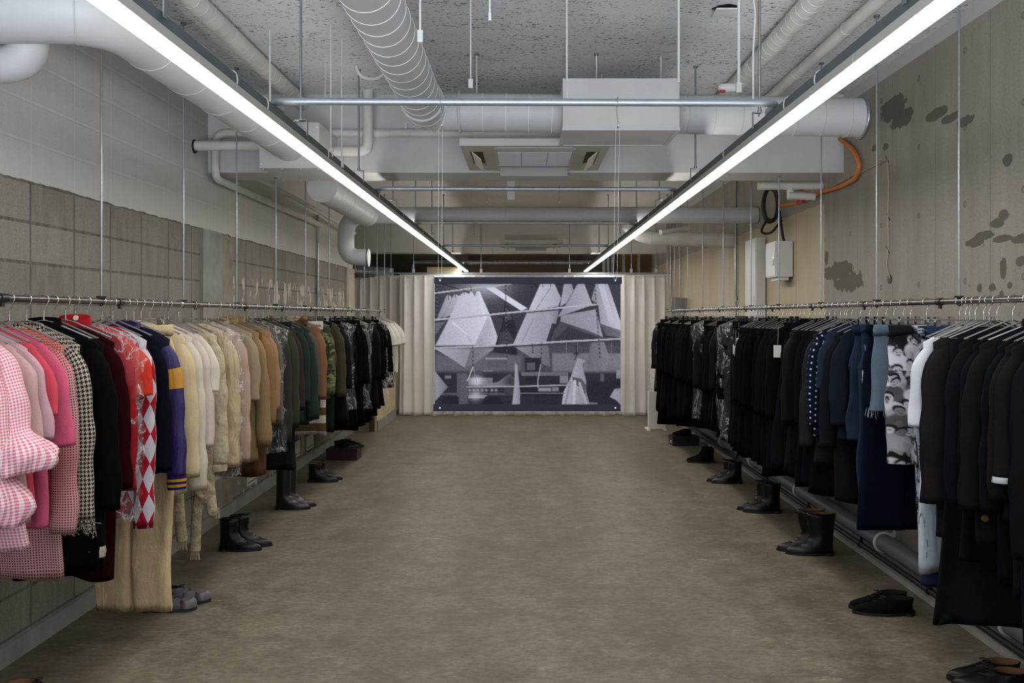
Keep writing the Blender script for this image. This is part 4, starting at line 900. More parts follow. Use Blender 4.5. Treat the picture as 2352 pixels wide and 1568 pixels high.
L_(42, 'tee', fab('cda9a4'), 'dusty beige pink tee between the gingham dress and the mauve tee', 'dusty beige pink tee', hem=1180, slv=1000)
L_(74, 'tee', fab('cfa4ac'), 'mauve pink tee just behind the dusty beige one', 'mauve pink tee', hem=1190, slv=985)
L_(97, 'tee', fab('d9505f'), 'coral red short sleeved tee between two pink tees', 'coral red tee', hem=1150, slv=930)
L_(124, 'tee', fab('d9607f'), 'hot pink tee beside the pink dotted coat', 'hot pink tee', hem=1210, slv=1005)
L_(156, 'coat', fab('dca6a6', 'dotombre', '6f3a40', .0095, hex3='d9694f'), 'pink to orange dotted long coat with brown pin dots', 'pink dotted long coat', hem=1318, slv=1192, hemw=.21)
hound = fab('1c1a19', 'houndstooth', 'd0c0ae', .016, .95, .6)
L_(191, 'coat', hound, 'houndstooth check coat with frayed fringed cuffs', 'houndstooth coat', hem=1200, slv=1165, extra='fringe', collar=(hound, .03))
BK = [fab('0b0b0c', wrinkle=.25), fab('0f0f11', wrinkle=.3), fab('0d0d0f', rough=.6), fab('131214', bm=.6), fab('0a0b0e')]
L_(226, 'coat', BK[0], 'long black coat hanging right after the houndstooth coat', 'long black coat after the houndstooth coat', hem=1300, slv=1150, collar=(BK[0], .05), rz=.05)
shear = fab('d8c8ac', 'cable', 'c0ae90', .02)
L_(246, 'coat', BK[3], 'black velvet coat with a cream shearling cuff', 'black velvet coat with shearling cuff', hem=1305, slv=1225, cuff=(shear, .035), th=1)
L_(270, 'dress', fab('2a070b', rough=.9), 'dark wine red velvet dress between the black coats and red jacket', 'wine red velvet dress', hem=1322, slv=1100)
redk = fab('a91c22', 'rib', '8e141b', .006)
t = L_(290, 'jacket', redk, 'bright red jacket with a buttoned stand collar inside plastic', 'bright red jacket with stand collar', hem=1190, slv=1100, collar=(fab('b01f24'), .062), buttons=((.02, -.075, M_CREAMB, .011),), bag=1195)
L_(313, 'tee', fab('d63c27'), 'orange red tee just in front of the harlequin knit', 'orange red tee', hem=1000, slv=893, th=3, sw=.2)
L_(344, 'cardigan', fab('b3152b', 'harlequin', 'd9d2d8', .062), 'red and white harlequin diamond knit with very long sleeves', 'harlequin diamond knit', hem=1180, slv=1185, th=3)
L_(366, 'jacket', fab('10131c'), 'dark navy jacket squeezed behind the harlequin knit', 'dark navy jacket', hem=1090, slv=1060)
vs = fab('2f1d5c', 'armband', 'd99a2b', .1, .45); vb = fab('15162a', rough=.6); vc = fab('2f1d5c', 'stripe', 'd9a02f', .026)
L_(394, 'jacket', vb, 'purple varsity jacket with a yellow arm band and striped cuff', 'purple varsity jacket', hem=1085, slv=1078, sleeve_m=vs, cuff=(vc, .055), collar=(vs, .03), th=5)
L_(409, 'trousers', fab('e6c79b', bm=.5, wrinkle=.7), 'tan linen trousers hanging almost to the floor', 'tan linen trousers', hem=1400, sw=.2, hemw=.092, depth=.026)
L_(424, 'shirt', fab('e0caa0', 'floral', 'ead9b4', .1), 'pale yellow shirt just behind the purple varsity jacket', 'pale yellow shirt', hem=1060, slv=1080, sw=.215)
L_(442, 'coat', fab('e0d5be'), 'long cream coat beside the pale yellow shirt', 'long cream coat', hem=1130, slv=1108, collar=(fab('e0d5be'), .04))
L_(460, 'coat', fab('dbc9bc'), 'long blush white coat with a deep sleeve', 'long blush white coat', hem=1100, slv=1010)
L_(472, 'tee', fab('e2d5c1'), 'cream tee with elbow sleeves beside the fluffy cardigan', 'cream tee beside the fluffy cardigan', hem=1010, slv=885)
fl = fab('dccdb0', 'cable', 'c5b490', .02, .95, .9)
# knotted scarves
def scarf(px, X, label, short, drops, knotz, m):
    Y = 4.72 if px < 440 else 4.86
    t = thing('scarf', label, 'scarf', (X, Y, .3), 0, 'knotted knit scarves')
    b = MB()
    for x0, z1 in drops:
        pts = [V(x0*.4, 0, E-.25), V(x0*.6, 0, E-.6), V(x0*.5, .0, knotz+.05), V(x0, -.01, knotz-.1), V(x0*1.25, 0, z1)]
        b.tube(fillet(pts, .08, 5), .03, 10, True, .5)
    b.build('strip', m, t, t.location)
    k = MB()
    for q in range(3): k.torus((X*0, -.012-.004*q, knotz+.015*q), .026+.006*q, .02, 'y', .8, 1., 20, 8, 0, 5.6)
    k.build('knot', m, t, t.location)
    f = MB()
    for x0, z1 in drops:
        for q in range(7): f.tube([V(x0*1.25+(q-3)*.006, 0, z1+.01), V(x0*1.25+(q-3)*.009, .004*math.sin(q*3), z1-.05)], .0025, 4)
    f.build('fringe', m, t, t.location)
    for o in t.children:                                   # the parts are laid out about x = 0, y = 0
        o.location = (0, 0, 0)
        for v in o.data.vertices: v.co.x += X; v.co.y += Y
    hanger('coat', -XR, Y+.03, 'chrome hanger holding the '+short, 'hangers on the left clothes rail', .05)
sc = fab('d6c5a2', 'cable', 'bda985', .02)
scarf(415, -1.90, 'cream knit scarf tied in a coil below the yellow shirt', 'cream coiled knit scarf', ((-.03, .42), (.03, .38)), .58, sc)
scarf(465, -1.79, 'cream cable knit scarf tied in a knot, longest of the two', 'cream cable knit knotted scarf', ((-.045, .29), (.045, .52)), .60, sc)
L_(503, 'cardigan', fl, 'fluffy cream bouclé cardigan with ribbed cuffs', 'fluffy cream bouclé cardigan', hem=1030, slv=1050, cuff=(fl, .03), depth=.036)
L_(531, 'jacket', fab('d2b890', rough=.3, wrinkle=1.2), 'champagne satin jacket in plastic with a long paper tag', 'champagne satin jacket', hem=1010, slv=1055, bag=1098, cardtag=(.12, -.62, .03, .13, plain('buff_tag', 'd2b98e', .7)))
L_(557, 'coat', fab('c4a590'), 'dusty peach coat beside the beige utility jacket', 'dusty peach coat', hem=1040, slv=1042, th=1.5)
bj = fab('a8947a')
L_(581, 'jacket', bj, 'beige utility jacket with a short sleeve and dark button', 'beige utility jacket', hem=1005, slv=905, buttons=((.19, -.70, M_DARKB, .012),), collar=(bj, .04))
tc = fab('a58a62', 'rib', '8f7650', .008)
L_(600, 'coat', tc, 'tan corduroy coat just before the camel coats', 'tan corduroy coat', hem=1060, slv=1010, collar=(tc, .05))
L_(607, 'dress', fab('6b4a33'), 'brown skirt dress with the low brown hem below the camel coats', 'brown dress with low hem', hem=1088, nosleeve=True, hemw=.24)
cm = fab('96744f')
L_(614, 'coat', cm, 'dark camel coat, nearer of the two camel coats', 'nearer dark camel coat', hem=985, slv=960, collar=(cm, .055))
L_(625, 'coat', fab('a5855f'), 'lighter camel coat, further of the two camel coats', 'further camel coat', hem=960, slv=930)
L_(640, 'jacket', fab('6f6158'), 'taupe jacket under a clear plastic cover', 'taupe jacket', hem=965, slv=960, bag=1035)
og = fab('3c3d33', 'rib', '33342b', .008)
L_(656, 'jacket', og, 'dark olive grey ribbed knit jacket', 'olive grey ribbed jacket', hem=985, slv=1000, sw=.22)
ol = fab('3d4232')
L_(673, 'coat', ol, 'long olive field jacket just behind the ribbed grey one', 'long olive field jacket', hem=1000, slv=968, collar=(ol, .04))
L_(676, 'trousers', fab('26262a'), 'wide charcoal trousers reaching the tall boots', 'wide charcoal trousers', hem=1078, sw=.2, hemw=.12)
L_(684, 'shirt', fab('3b2f2d'), 'dark chocolate shirt between the olive and forest green coats', 'dark chocolate shirt', hem=960, slv=930)
gr = fab('27352c')
L_(699, 'jacket', gr, 'forest green fleece jacket, nearer of two green ones', 'nearer forest green fleece', hem=975, slv=915)
L_(711, 'coat', fab('2b3a31'), 'forest green coat, further of two green ones', 'further forest green coat', hem=970, slv=950, sw=.225)
fur = fab('8a6338', 'cable', '4d3620', .03, .95, 1.5)
t = L_(722, 'jacket', fab('55524f'), 'grey jacket with a bushy brown fur collar', 'grey jacket with fur collar', hem=965, slv=905, sw=.2)
b = MB()
for k in range(9):
    a = PI*(.08+.84*k/8); b.torus((.14*math.cos(a), -.03, -.12-.075*math.sin(a)+.03), .02, .03, 'x', 1, 1, 10, 8)
b.build('fur_collar', fur, t)
L_(738, 'jacket', fab('8c5c38', rough=.7), 'rust orange suede jacket beside the fur collared one', 'rust orange suede jacket', hem=940, slv=905, collar=(fab('b4a48c'), .05))
st = fab('ded7d2', 'stripe', '6b5236', .135)
garment('L', 7.52, 'skirt', st, 'white and brown broad striped knit skirt hanging low', 'striped knit skirt', hem=998, sw=.2, hemw=.24, hang='clip')
L_(758, 'jacket', fab('5d6848', 'camo', '3c4230', .1, hex3='8a8a62'), 'green camouflage jacket between rust and olive jackets', 'green camouflage jacket', hem=915, slv=895)
L_(763, 'shirt', fab('6a3b36'), 'thin burgundy shirt peeking behind the camouflage jacket', 'thin burgundy shirt', hem=880, slv=860)
L_(774, 'skirt', fab('1d2a1c'), 'dark bottle green skirt hanging below the olive parka', 'dark bottle green skirt', hem=990, sw=.17, hemw=.2)
op = fab('47432f')
L_(781, 'coat', op, 'olive brown parka, last before the black clothes', 'olive brown parka', hem=900, slv=900, collar=(op, .05), sw=.22)
SHORT = {'coat': 'coat', 'jacket': 'jacket', 'dress': 'dress', 'shirt': 'shirt', 'cardigan': 'cardigan', 'trousers': 'trousers', 'skirt': 'skirt', 'tee': 'tee', 'jeans': 'jeans', 'vest': 'vest'}
def run(side, Y0, Y1, n, mark, zlo, zhi, kinds, bags=(), seed=1, cols=BK):
    rs = np.random.RandomState(seed); sn = 'left' if side == 'L' else 'right'
    for k in range(n):
        Y = Y0+(Y1-Y0)*(k/max(1, n-1))+rs.uniform(-.012, .012); kd = kinds[k % len(kinds)]; m = cols[rs.randint(len(cols))]
        s = f'{ordn[k]} garment past the {mark} on the {sn} rail'
        garment(side, Y, kd, m, f'black {SHORT[kd]}, {s}', f'{ordn[k]} garment past the {mark}', z_hem=rs.uniform(zlo, zhi), slv=None, sw=rs.uniform(.185, .215),
                hang='clipb' if kd in ('trousers', 'skirt', 'jeans') else None, bag=(940 if k in bags else None), collar=(m, .04) if kd in ('coat', 'jacket') and rs.rand() < .6 else None, hemw=(.11 if kd in ('trousers', 'jeans') else rs.uniform(.22, .25)), rz=rs.uniform(-.12, .12))
run('L', 8.22, 9.3, 12, 'olive brown parka', .42, .62, ['coat', 'trousers', 'jacket', 'dress', 'skirt', 'coat'], (3,), 3)
sil = fab('3a3a3e', rough=.35, wrinkle=1.)
garment('L', 9.45, 'coat', BK[2], 'shiny black coat in a creased plastic cover, left rail', 'shiny black bagged coat', z_hem=.55, bag=935, sleeve_m=sil)
run('L', 9.55, 10.5, 12, 'shiny bagged coat', .42, .6, ['coat', 'jacket', 'dress', 'trousers', 'coat', 'dress'], (), 4)
run('L', 10.58, 10.95, 5, 'row of long black coats', .8, .95, ['tee', 'jacket', 'tee'], (1,), 5)
whites = ['ebe6da', 'e6dfd0', 'ece8de', 'e2dccd', 'e9e3d5']
for k in range(5):
    garment('L', 11.06+.18*k, 'tee', fab(whites[k]), f'white tee, {ordn[k]} of five white tees at the far end', f'{ordn[k]} white tee of the far end', z_hem=.92-.03*k, sleeve_m=None)
    if k == 1: garment('L', 11.33, 'dress', fab('dcd8d0', 'marble', '17171a', .1), 'white dress with black brush strokes below the white tees', 'brush stroke dress', z_hem=.66, hemw=.24, nosleeve=True)

# ------------------------------------------------------------------ clothes on the right rail
CH = [fab('191817'), fab('121316'), fab('1d1b1a', bm=.7), fab('101114')]
R_(2352, 'coat', CH[1], 'black high necked coat at the right edge of the photo, nearest on the right rail', 'black high necked coat at the right edge', z_hem=.45, slv=1250, collar=(CH[1], .07), sw=.22)
R_(2332, 'cardigan', CH[0], 'black sweatshirt with white cuff edges at the right', 'black sweatshirt with white cuffs', z_hem=.62, slv=1075, cuff=(fab('d8d8da'), .012), sw=.235, th=6)
R_(2306, 'jacket', CH[2], 'black wool jacket behind the white cuffed sweatshirt', 'black wool jacket behind the sweatshirt', hem=1190, slv=1120, sw=.23)
R_(2282, 'coat', CH[3], 'long black coat nearest in front of the charcoal overcoat', 'long black coat before the charcoal overcoat', hem=1330, slv=1150)
R_(2258, 'coat', CH[0], 'charcoal black overcoat with one brass button', 'charcoal overcoat with brass button', hem=1250, slv=1150, buttons=((.215, -.83, M_BRASS, .013),), collar=(CH[0], .05), sw=.225)
hb = fab('1d1d20', 'houndstooth', '141417', .006)
R_(2168, 'dress', hb, 'long dark herringbone dress with a side slit, lowest hem at right', 'long herringbone dress', hem=1432, hemw=.26, nosleeve=True, sw=.19)
R_(2230, 'jacket', CH[3], 'blue black jacket above the herringbone dress', 'blue black jacket', hem=1150, slv=1090)
R_(2200, 'coat', fab('14141a'), 'ink black velvet coat beside the charcoal tweed jacket', 'ink black velvet coat', hem=1290, slv=1130)
tw = fab('2a2826', 'houndstooth', '1e1d1b', .005, .95, .8)
R_(2152, 'jacket', tw, 'charcoal tweed jacket with long straight sleeves', 'charcoal tweed jacket', hem=1130, slv=1130, sw=.225, th=3)
R_(2141, 'coat', fab('232224', 'rib', '1b1a1c', .01), 'dark grey ribbed coat under the tweed jacket', 'dark grey ribbed coat', hem=1232, slv=1130)
wd = fab('dfe2e6')
R_(2124, 'shirt', fab('e2e4e8'), 'crisp white shirt with a wide pointed sleeve', 'crisp white shirt', hem=1120, slv=962, sw=.235, th=7)
R_(2112, 'dress', fab('ccd3da', 'crackle', '5d646c', .1), 'long white dress with a crackled print', 'long crackled white dress', hem=1306, hemw=.235, nosleeve=True, sw=.2)
R_(2104, 'jeans', fab('1c2740', 'denim', '2c3a57', .1), 'dark blue jeans hanging just below the crackled white dress', 'dark blue jeans below the white dress', hem=1342, sw=.18, hemw=.1)
R_(2092, 'trousers', fab('aeb9cc', 'marble', '23262e', .1), 'narrow trousers with a grey marble paint print', 'marble print trousers', hem=1160, sw=.19, hemw=.09)
photo = printmat('photo_print_cloth', .8)
def photo_paint(o, s):                                 # a printed crowd of pale figures on black
    rs = np.random.RandomState(20+s); n = len(o.data.vertices); co = np.empty(n*3, np.float32); o.data.vertices.foreach_get('co', co); co = co.reshape(-1, 3)
    x, y, z = co[:, 0], co[:, 1], co[:, 2]; u = x*1.+y*.9; v = -z; g = np.full(n, .012)
    def el(cx, cy, rx, ry, val, a=1.):
        nonlocal g
        m = np.clip((1.25-((u-cx)/rx)**2-((v-cy)/ry)**2)*2.2, 0, 1)*a; g = g*(1-m)+val*m
    for k in range(150):
        cx, cy = rs.uniform(-.24, .22), .1+.75*(k+rs.rand())/150; tone = rs.choice([.6, .75, .1, .35, .05])
        el(cx, cy+.055, rs.uniform(.026, .04), rs.uniform(.03, .05), tone); el(cx+rs.uniform(-.04, .04), cy+.08, .011, .035, tone*.5+.1)
        el(cx, cy-.008, .017, .02, .02); el(cx, cy+.004, .014, .019, .6 if rs.rand() < .8 else .2)
        el(cx-.0055, cy, .0028, .0025, .06); el(cx+.0055, cy, .0028, .0025, .06); el(cx, cy+.012, .006, .0022, .1)
    g = g+.03*rs.rand(n)*(g > .05)
    paint_mesh(o, np.stack([g, g, g*1.08], 1)*.85)
R_(2024, 'trousers', photo, 'cropped trousers printed with black and white photographs of people', 'photo print trousers', hem=1062, sw=.2, hemw=.1, paint=photo_paint, hang='clip', rz=.12, depth=.022)
pt_ = [o for o in COL.objects if o.name == 'trousers' or o.name.startswith('trousers')][-1]
pt_ = [o for o in COL.objects if o.get('label', '').startswith('cropped trousers printed')][0]
for o in pt_.children:
    if o.name.split('.')[0] in ('hip', 'waistband'): photo_paint(o, 3)
b = MB()
for x0, z1 in ((-.08, -1.16), (-.05, -1.0)): b.tube([V(x0, -.05, -.3), V(x0-.01, -.055, -.7), V(x0+.006, -.05, -.95), V(x0+.015, -.05, z1)], .006, 6)
b.build('drawstring', fab('101012', 'marble', 'd0d4da', .1), pt_)
R_(1992, 'shorts', fab('4a5d6e', 'denim', '6f828f', .1), 'frayed light blue denim shorts', 'frayed denim shorts', hem=945, sw=.2, hemw=.235, depth=.03, extra='fray')
R_(1977, 'trousers', fab('090f1c', 'denim', '0d1627', .1, .85), 'navy blue wide leg trousers with the lowest hem of the denim group', 'navy wide leg trousers', hem=1214, sw=.2, hemw=.125, depth=.025)
dj = fab('16243a', 'denim', '243a55', .1)
R_(1958, 'jeans', dj, 'mid blue jeans beside the frayed shorts', 'mid blue jeans', hem=1130, sw=.19, hemw=.1, cardtag=(.19, -.35, .04, .09, M_PAPER))
R_(1942, 'jeans', fab('1a2436', 'denim', '29374e', .1), 'indigo jeans, further of the two plain pairs of jeans', 'indigo jeans', hem=1010, sw=.19, hemw=.11)
R_(1925, 'jacket', fab('161b26', 'denim', '1f2735', .1), 'ink blue denim jacket beside the indigo jeans', 'ink blue denim jacket', hem=1010, slv=960, collar=(fab('161b26'), .05))
R_(1908, 'coat', fab('1b1c1e'), 'charcoal coat with a low square hem beside the denim jacket', 'charcoal coat beside denim jacket', hem=1150, slv=1010, collar=(fab('1b1c1e'), .05))
R_(1890, 'shirt', fab('232a3f'), 'dark blue shirt just before the polka dot shirt', 'dark blue shirt before the polka dots', hem=1030, slv=880)
R_(1872, 'shirt', fab('171d30', 'polka', 'cfd2d8', .036), 'navy shirt with tiny white polka dots', 'polka dot shirt', hem=1000, slv=960, sw=.215)
R_(1862, 'cardigan', fab('2a2a2c'), 'dark grey cardigan behind the polka dot shirt', 'dark grey cardigan', hem=1060, slv=1010)
WC = (M_PAPER,)
run('R', 5.32, 5.85, 7, 'dark grey cardigan', .50, .62, ['dress', 'coat', 'shirt', 'dress', 'jacket', 'coat', 'trousers'], (), 6, BK+[fab('0d1018')])
garment('R', 5.98, 'jeans', fab('101216', 'denim', '15181d', .1), 'black flared jeans with a wide stitched hem', 'black flared jeans', hem=1074, sw=.19, hemw=.15, hang='clipb')
garment('R', 6.1, 'coat', BK[1], 'black coat with a big square white card tag', 'black coat with the big white tag', hem=1060, cardtag=(.2, -.27, .052, .085, M_PAPER), collar=(BK[1], .04))
run('R', 6.2, 7.15, 10, 'coat with the big white tag', .44, .55, ['dress', 'coat', 'coat', 'jacket', 'dress'], (), 7)
for k, (Y, u, z, w, h) in enumerate(((7.2, .17, -.28, .022, .075), (7.28, .19, -.25, .035, .085), (7.37, .19, -.32, .016, .08), (7.46, .2, -.31, .014, .08))):
    garment('R', Y, 'trousers', BK[k % 5], f'black trousers with a small white tag, {ordn[k]} of four in a row', f'{ordn[k]} of four white-tagged black trousers', z_hem=.45+.02*k, hemw=.11, hang='clipb', cardtag=(u, z, w, h, M_PAPER))
garment('R', 7.56, 'coat', BK[0], 'black coat in a long crinkled plastic cover, nearer of two bagged', 'nearer bagged black coat', z_hem=.58, bag=1005)
run('R', 7.65, 8.6, 11, 'nearer bagged black coat', .48, .65, ['coat', 'jacket', 'coat', 'dress', 'skirt', 'jacket'], (), 8)
garment('R', 8.7, 'coat', BK[2], 'black coat in a shiny plastic cover, further of two bagged', 'further bagged black coat', z_hem=.55, bag=962)
run('R', 8.8, 9.9, 13, 'further bagged black coat', .42, .55, ['coat', 'jacket', 'dress', 'cardigan', 'coat', 'trousers'], (), 9, BK+[fab('1b1a19')])
run('R', 9.98, 11.1, 13, 'middle of the far black coats', .30, .45, ['coat', 'trousers', 'dress', 'coat', 'jacket', 'coat'], (), 10)
garment('R', 11.25, 'trousers', BK[4], 'long black trousers with a small white tag at the far end', 'far black trousers with white tag', z_hem=.2, hemw=.13, hang='clipb', cardtag=(.19, -.33, .035, .08, M_PAPER))
run('R', 11.33, 11.6, 3, 'far white-tagged trousers', .25, .4, ['trousers', 'coat', 'dress'], (), 12)
garment('R', 11.7, 'jacket', fab('26262a'), 'dark jacket in plastic, last on the right rail', 'last bagged jacket on the right rail', z_hem=.6, bag=890)

# ------------------------------------------------------------------ shoes and boxes (toe along local +x)
def outline(xb, xf, w, pt_, z, n=28):
    th = np.linspace(0, 2*PI, n, endpoint=False); c, s = np.cos(th), np.sin(th); mid = (xb+xf)/2; a = (xf-xb)/2
    x = mid+a*c; q = (c+1)/2
    wid = w*(.80+.26*np.sin(np.clip(q, 0, 1)*PI*.9))*(1-pt_*np.clip(q-.55, 0, 1)**1.5)
    return np.stack([x, wid*sgnp(s, .8), np.full(n, z)], 1)
M_LEA = plain('black_leather', '0c0b0d', .36, 0, .1, 20, .12, 25); M_LEA.node_tree.nodes['Principled BSDF'].inputs['Specular IOR Level'].default_value = .3
M_LEB = plain('dark_brown_leather', '1d1316', .35, 0, .15, 15, .12, 25)
M_SUE = plain('matt_black_suede', '09090a', .9); M_SUE.node_tree.nodes['Principled BSDF'].inputs['Specular IOR Level'].default_value = .08
M_SOLE = plain('black_sole', '0d0c0c', .5)
M_LIN = plain('tan_leather_lining', '8a5f3c', .6)
M_DLIN = plain('dark_lining', '1a1817', .8)
M_RUNR = plain('grey_mesh_runner', '4d464b', .7, 0, .2, 30); M_SILV = plain('silver_overlay', '5f5a60', .45, .2)
M_REDC = plain('maroon_card', '3a1016', .6); M_BLKC = plain('black_card', '131313', .6)
def shoe(name, label, x, y, rz, mat, L=.29, W=.05, shaft=0., toe=.25, heel=.022, lining=None, lace=True, z=0., sole=None, top=None, group=None, flare=.0, style='boot'):
    t = thing(name, label, 'boot' if 'boot' in name else 'shoe', (x, y, z), rz, group)
    xb, xf = -.06, L-.06; h0 = .016; zs = lambda q: q
    R = []
    if style == 'pump':
        prof = [(.012, xf-.002, 1.), (.028, xf-.012, 1.), (.04, xf-.05, .95), (.05, xf-.10, .9), (.058, .06, .85), (.066, .02, .8)]
    elif shaft:
        prof = [(.010, xf, 1.), (.024, xf-.004, 1.02), (.034, xf-.022, .99), (.042, xf-.05, .95), (.050, xf-.083, .90), (.062, xf-.115, .85), (.080, xf-.14, .81), (.103, xf-.158, .78), (.125, xf-.168, .76)]
        zz = .125
        while zz < shaft-.001:
            zz = min(shaft, zz+.03); q = (zz-.125)/max(.01, shaft-.125); prof.append((zz, xf-.170+.012*math.sin(q*3)+flare*q, .76+.22*q*(1 if shaft > .3 else .5)))
    else:
        prof = [(.010, xf, 1.), (.024, xf-.004, 1.02), (.034, xf-.028, .98), (.044, xf-.07, .92), (.056, xf-.11, .85), (.068, xf-.142, .8), (.078, xf-.16, .78)]
    for k, (zq, f, w) in enumerate(prof):
        q = zq/prof[-1][0]; back = xb+(.006*math.sin(q*PI)+(-flare*.6*q if shaft else 0))
        R.append(outline(back, f, W*w, toe*(1-.5*q), zq+h0*.4))
    ctr = R[-1].mean(0); inner = [(R[-1]-ctr)*np.array([.9, .86, 1])+ctr, (R[-1]-ctr)*np.array([.86, .8, 1])+ctr-np.array([0, 0, .05])]
    MB().loft(R+[inner[0]], caps=(True, False)).build('upper', mat, t)
    MB().loft(inner, caps=(False, True)).build('lining', lining or M_DLIN, t)
    so = MB(); so.loft([outline(xb-.004, xf+.006, W*1.08, toe, zq) for zq in ((0, h0) if heel < .03 else (h0*.3, h0))])
    if style != 'pump':
        so.loft([outline(xb-.004, xb+.075, W*1.0, 0, zq) for zq in (0, h0)])
    else: so.tube([(xb+.015, 0, .03), (xb+.012, 0, 0)], [.02, .008], 10)
    so.build('sole', sole or M_SOLE, t)
    if lace and style != 'pump':
        b = MB(); idx = [k for k, p in enumerate(prof) if p[0] >= .05][: (9 if shaft else 4)]
        for k in idx:
            zq, f, w = prof[k]; zq += h0*.4
            b.tube([(f-.012, -W*w*.42, zq-.004), (f+.004, 0, zq+.006), (f-.012, W*w*.42, zq+.004)], .0024, 5)
        zq, f, w = prof[idx[-1]]
        b.torus((f+.004, .014, zq+.012), .014, .002, 'z', 1, .7, 12, 5).torus((f+.004, -.014, zq+.012), .014, .002, 'z', 1, .7, 12, 5)
        b.build('lace', M_BLACKP, t)
    if style == 'runner':
        MB().loft([outline(xf-.09, xf+.005, W*1.05, toe, .02), outline(xf-.085, xf+.001, W*1.02, toe, .045), outline(xf-.075, xf-.02, W*.8, toe, .06)]).build('toe_cap', M_SILV, t)
        b = MB()
        for k in range(3): b.loft([outline(xb+.05+.045*k, xb+.07+.045*k, W*1.06, 0, .02), outline(xb+.06+.045*k, xb+.08+.045*k, W*.98, 0, .065)])
        b.build('overlay', M_SILV, t)
    return t
def pair(name, lab, px, py, rz, side, dy=.10, dx=.015, **k):
    Y = E*F/(py-CY); X = (px-CX)/F*Y
    r0 = 0 if side == 'L' else PI
    for j, w in enumerate(('nearer', 'further')):
        shoe(name, f'{lab}, {w} shoe of the pair' if 'boot' not in name else f'{lab}, {w} boot of the pair', X+(dx if j else 0)*(1 if side == 'L' else -1), Y+j*dy, r0+rz+(.05 if j else -.03), group=lab+' pair', **k)
# px is where the ankle stands, py where the sole of the nearer shoe meets the floor
pair('running_shoe', 'grey silver running shoe under the tan trousers', 352, 1400, .05, 'L', mat=M_RUNR, L=.29, style='runner', toe=.2, sole=plain('runner_sole', '2a282a', .6), dy=.12, dx=.03)
pair('ankle_boot', 'black lace up ankle boot below the knotted scarves', 524, 1262, -.03, 'L', mat=M_LEA, L=.29, shaft=.21, toe=.5, dx=.04)
pair('riding_boot', 'tall dark brown boot under the charcoal trousers', 650, 1168, 0, 'L', mat=M_LEB, L=.285, shaft=.44, toe=.35, lace=False, W=.055, dx=.02)
pair('ankle_boot', 'plain black ankle boot just before the maroon box', 722, 1106, 0, 'L', mat=M_LEA, L=.285, shaft=.17, toe=.4, lining=M_LIN, lace=False, dx=.02)
pair('leather_shoe', 'brown leather shoe cut off at the bottom left corner', 50, 1612, .1, 'L', mat=plain('brown_leather', '3a2216', .45, 0, .2, 15), L=.28, lining=M_LIN, dx=.0, dy=-.12)
def shoebox(label, px, py, side, mat, w, d, h, lab=None):
    Y = E*F/(py-CY)+d/2; X = (px-CX)/F*Y
    t = thing('shoe_box', label, 'shoe box', (X, Y, 0), -.04 if side == 'L' else .05, 'shoe boxes on the floor')
    MB().box((-w/2, -d/2, 0), (w/2, d/2, h-.03)).build('box_base', mat, t)
    MB().box((-w/2-.004, -d/2-.004, h-.04), (w/2+.004, d/2+.004, h)).build('lid', mat, t)
    if lab: MB().box((-w/2-.006, -d/2+.06, .03), (-w/2-.003, -d/2+.11, h*.55)).build('label_sticker', M_PAPER, t)
    return X, Y, h
X, Y, h = shoebox('maroon shoe box on the floor under the left rail with shoes on top', 790, 1057, 'L', M_REDC, .34, .22, .125)
for j in range(2): shoe('derby_shoe', f'black derby shoe with metal studs on the maroon box, {["nearer", "further"][j]} shoe', X-.04+.04*j, Y-.05+.1*j, .02, M_LEA, L=.27, toe=.3, z=h, group='derby shoes on the maroon box')
X, Y, h = shoebox('black shoe box on the floor under the far right clothes', 1571, 1024, 'R', M_BLKC, .33, .22, .115, True)
for j in range(2): shoe('pump_shoe', f'black pump shoe on the black shoe box, {["nearer", "further"][j]} shoe', X+.03, Y-.05+.1*j, PI+.35, M_SUE, L=.25, toe=.4, z=h, style='pump', heel=.05, group='pumps on the black box')
pair('ankle_boot', 'low matt black ankle boot next to the black shoe box', 1628, 1062, .02, 'R', mat=M_SUE, L=.285, shaft=.15, toe=.6, lace=False, dx=.0)
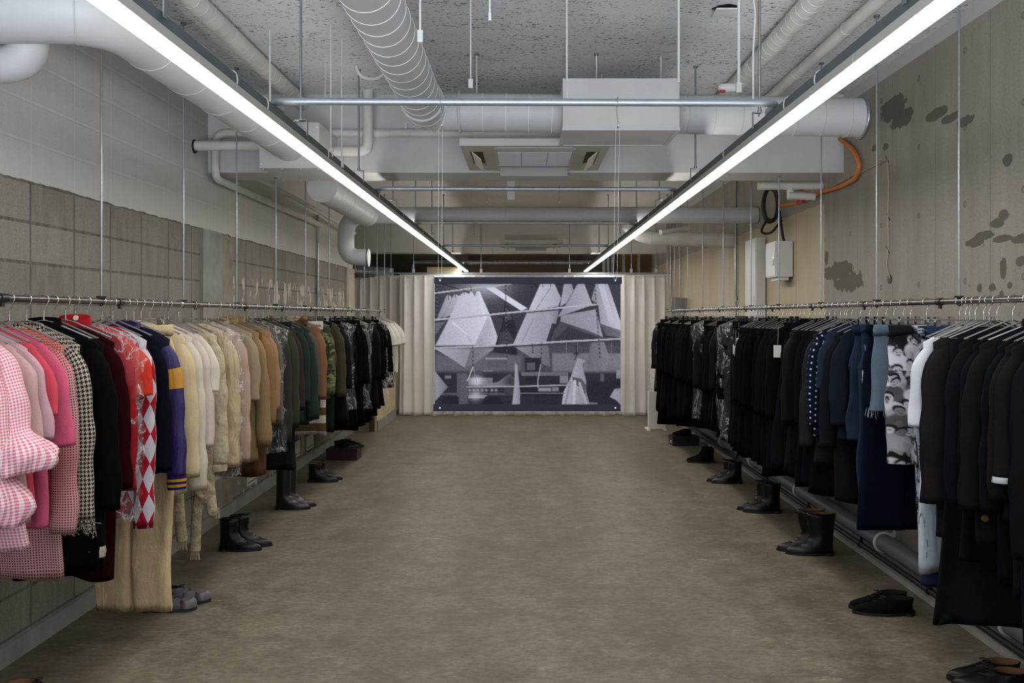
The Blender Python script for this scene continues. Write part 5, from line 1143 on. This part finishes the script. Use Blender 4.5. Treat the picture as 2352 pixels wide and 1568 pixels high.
pair('ankle_boot', 'shiny black laced boot below the long black coats', 1690, 1109, .04, 'R', mat=M_LEA, L=.29, shaft=.2, toe=.6, dx=.03)
pair('ankle_boot', 'black zip boot with a glossy shaft below the flared jeans', 1776, 1176, 0, 'R', mat=M_LEA, L=.30, shaft=.23, toe=.6, dx=.03)
pair('combat_boot', 'black combat boot with a tan lining before the navy trousers', 1892, 1272, -.03, 'R', mat=M_LEA, L=.31, shaft=.27, toe=.2, lining=M_LIN, flare=.03, W=.056, dx=.035)
pair('derby_shoe', 'matt black derby shoe below the long white dress', 2072, 1408, 0, 'R', mat=M_SUE, L=.32, toe=.3, W=.055, dx=-.01)
pair('leather_shoe', 'shiny black shoe cut off at the bottom right corner', 2330, 1585, -.1, 'R', mat=M_LEA, L=.31, lining=M_LIN, W=.055, dx=-.02)

# ------------------------------------------------------------------ camera, daylight, output look
cd = bpy.data.cameras.new('camera'); cam = bpy.data.objects.new('camera', cd); COL.objects.link(cam)
cam.location = (0, 0, E); cam.rotation_euler = (PI/2, 0, 0)
cd.sensor_fit = 'HORIZONTAL'; cd.sensor_width = 36; cd.lens = F/2352*36
cd.shift_x = (1176-CX)/2352; cd.shift_y = -(784-CY)/2352; cd.clip_start = .05; cd.clip_end = 100
SC.camera = cam
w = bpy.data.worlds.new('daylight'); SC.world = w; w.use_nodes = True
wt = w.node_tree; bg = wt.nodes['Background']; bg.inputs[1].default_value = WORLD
zz = sep(wt, wt.nodes.new('ShaderNodeTexCoord').outputs['Generated'])[2]      # added glow below the horizon, shaped to brighten the ceiling; cooler sky above
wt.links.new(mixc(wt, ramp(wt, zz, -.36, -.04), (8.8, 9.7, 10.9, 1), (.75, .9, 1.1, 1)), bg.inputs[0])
SC.view_settings.view_transform = 'Standard'; SC.view_settings.look = 'None'
SC.view_settings.exposure = EXPO; SC.view_settings.gamma = 1; SC.view_settings.use_curve_mapping = False
SC.cycles.use_denoising = True
SC.cycles.use_adaptive_sampling = True; SC.cycles.adaptive_threshold = .02
SC.cycles.max_bounces = 9; SC.cycles.diffuse_bounces = 5; SC.cycles.transparent_max_bounces = 24
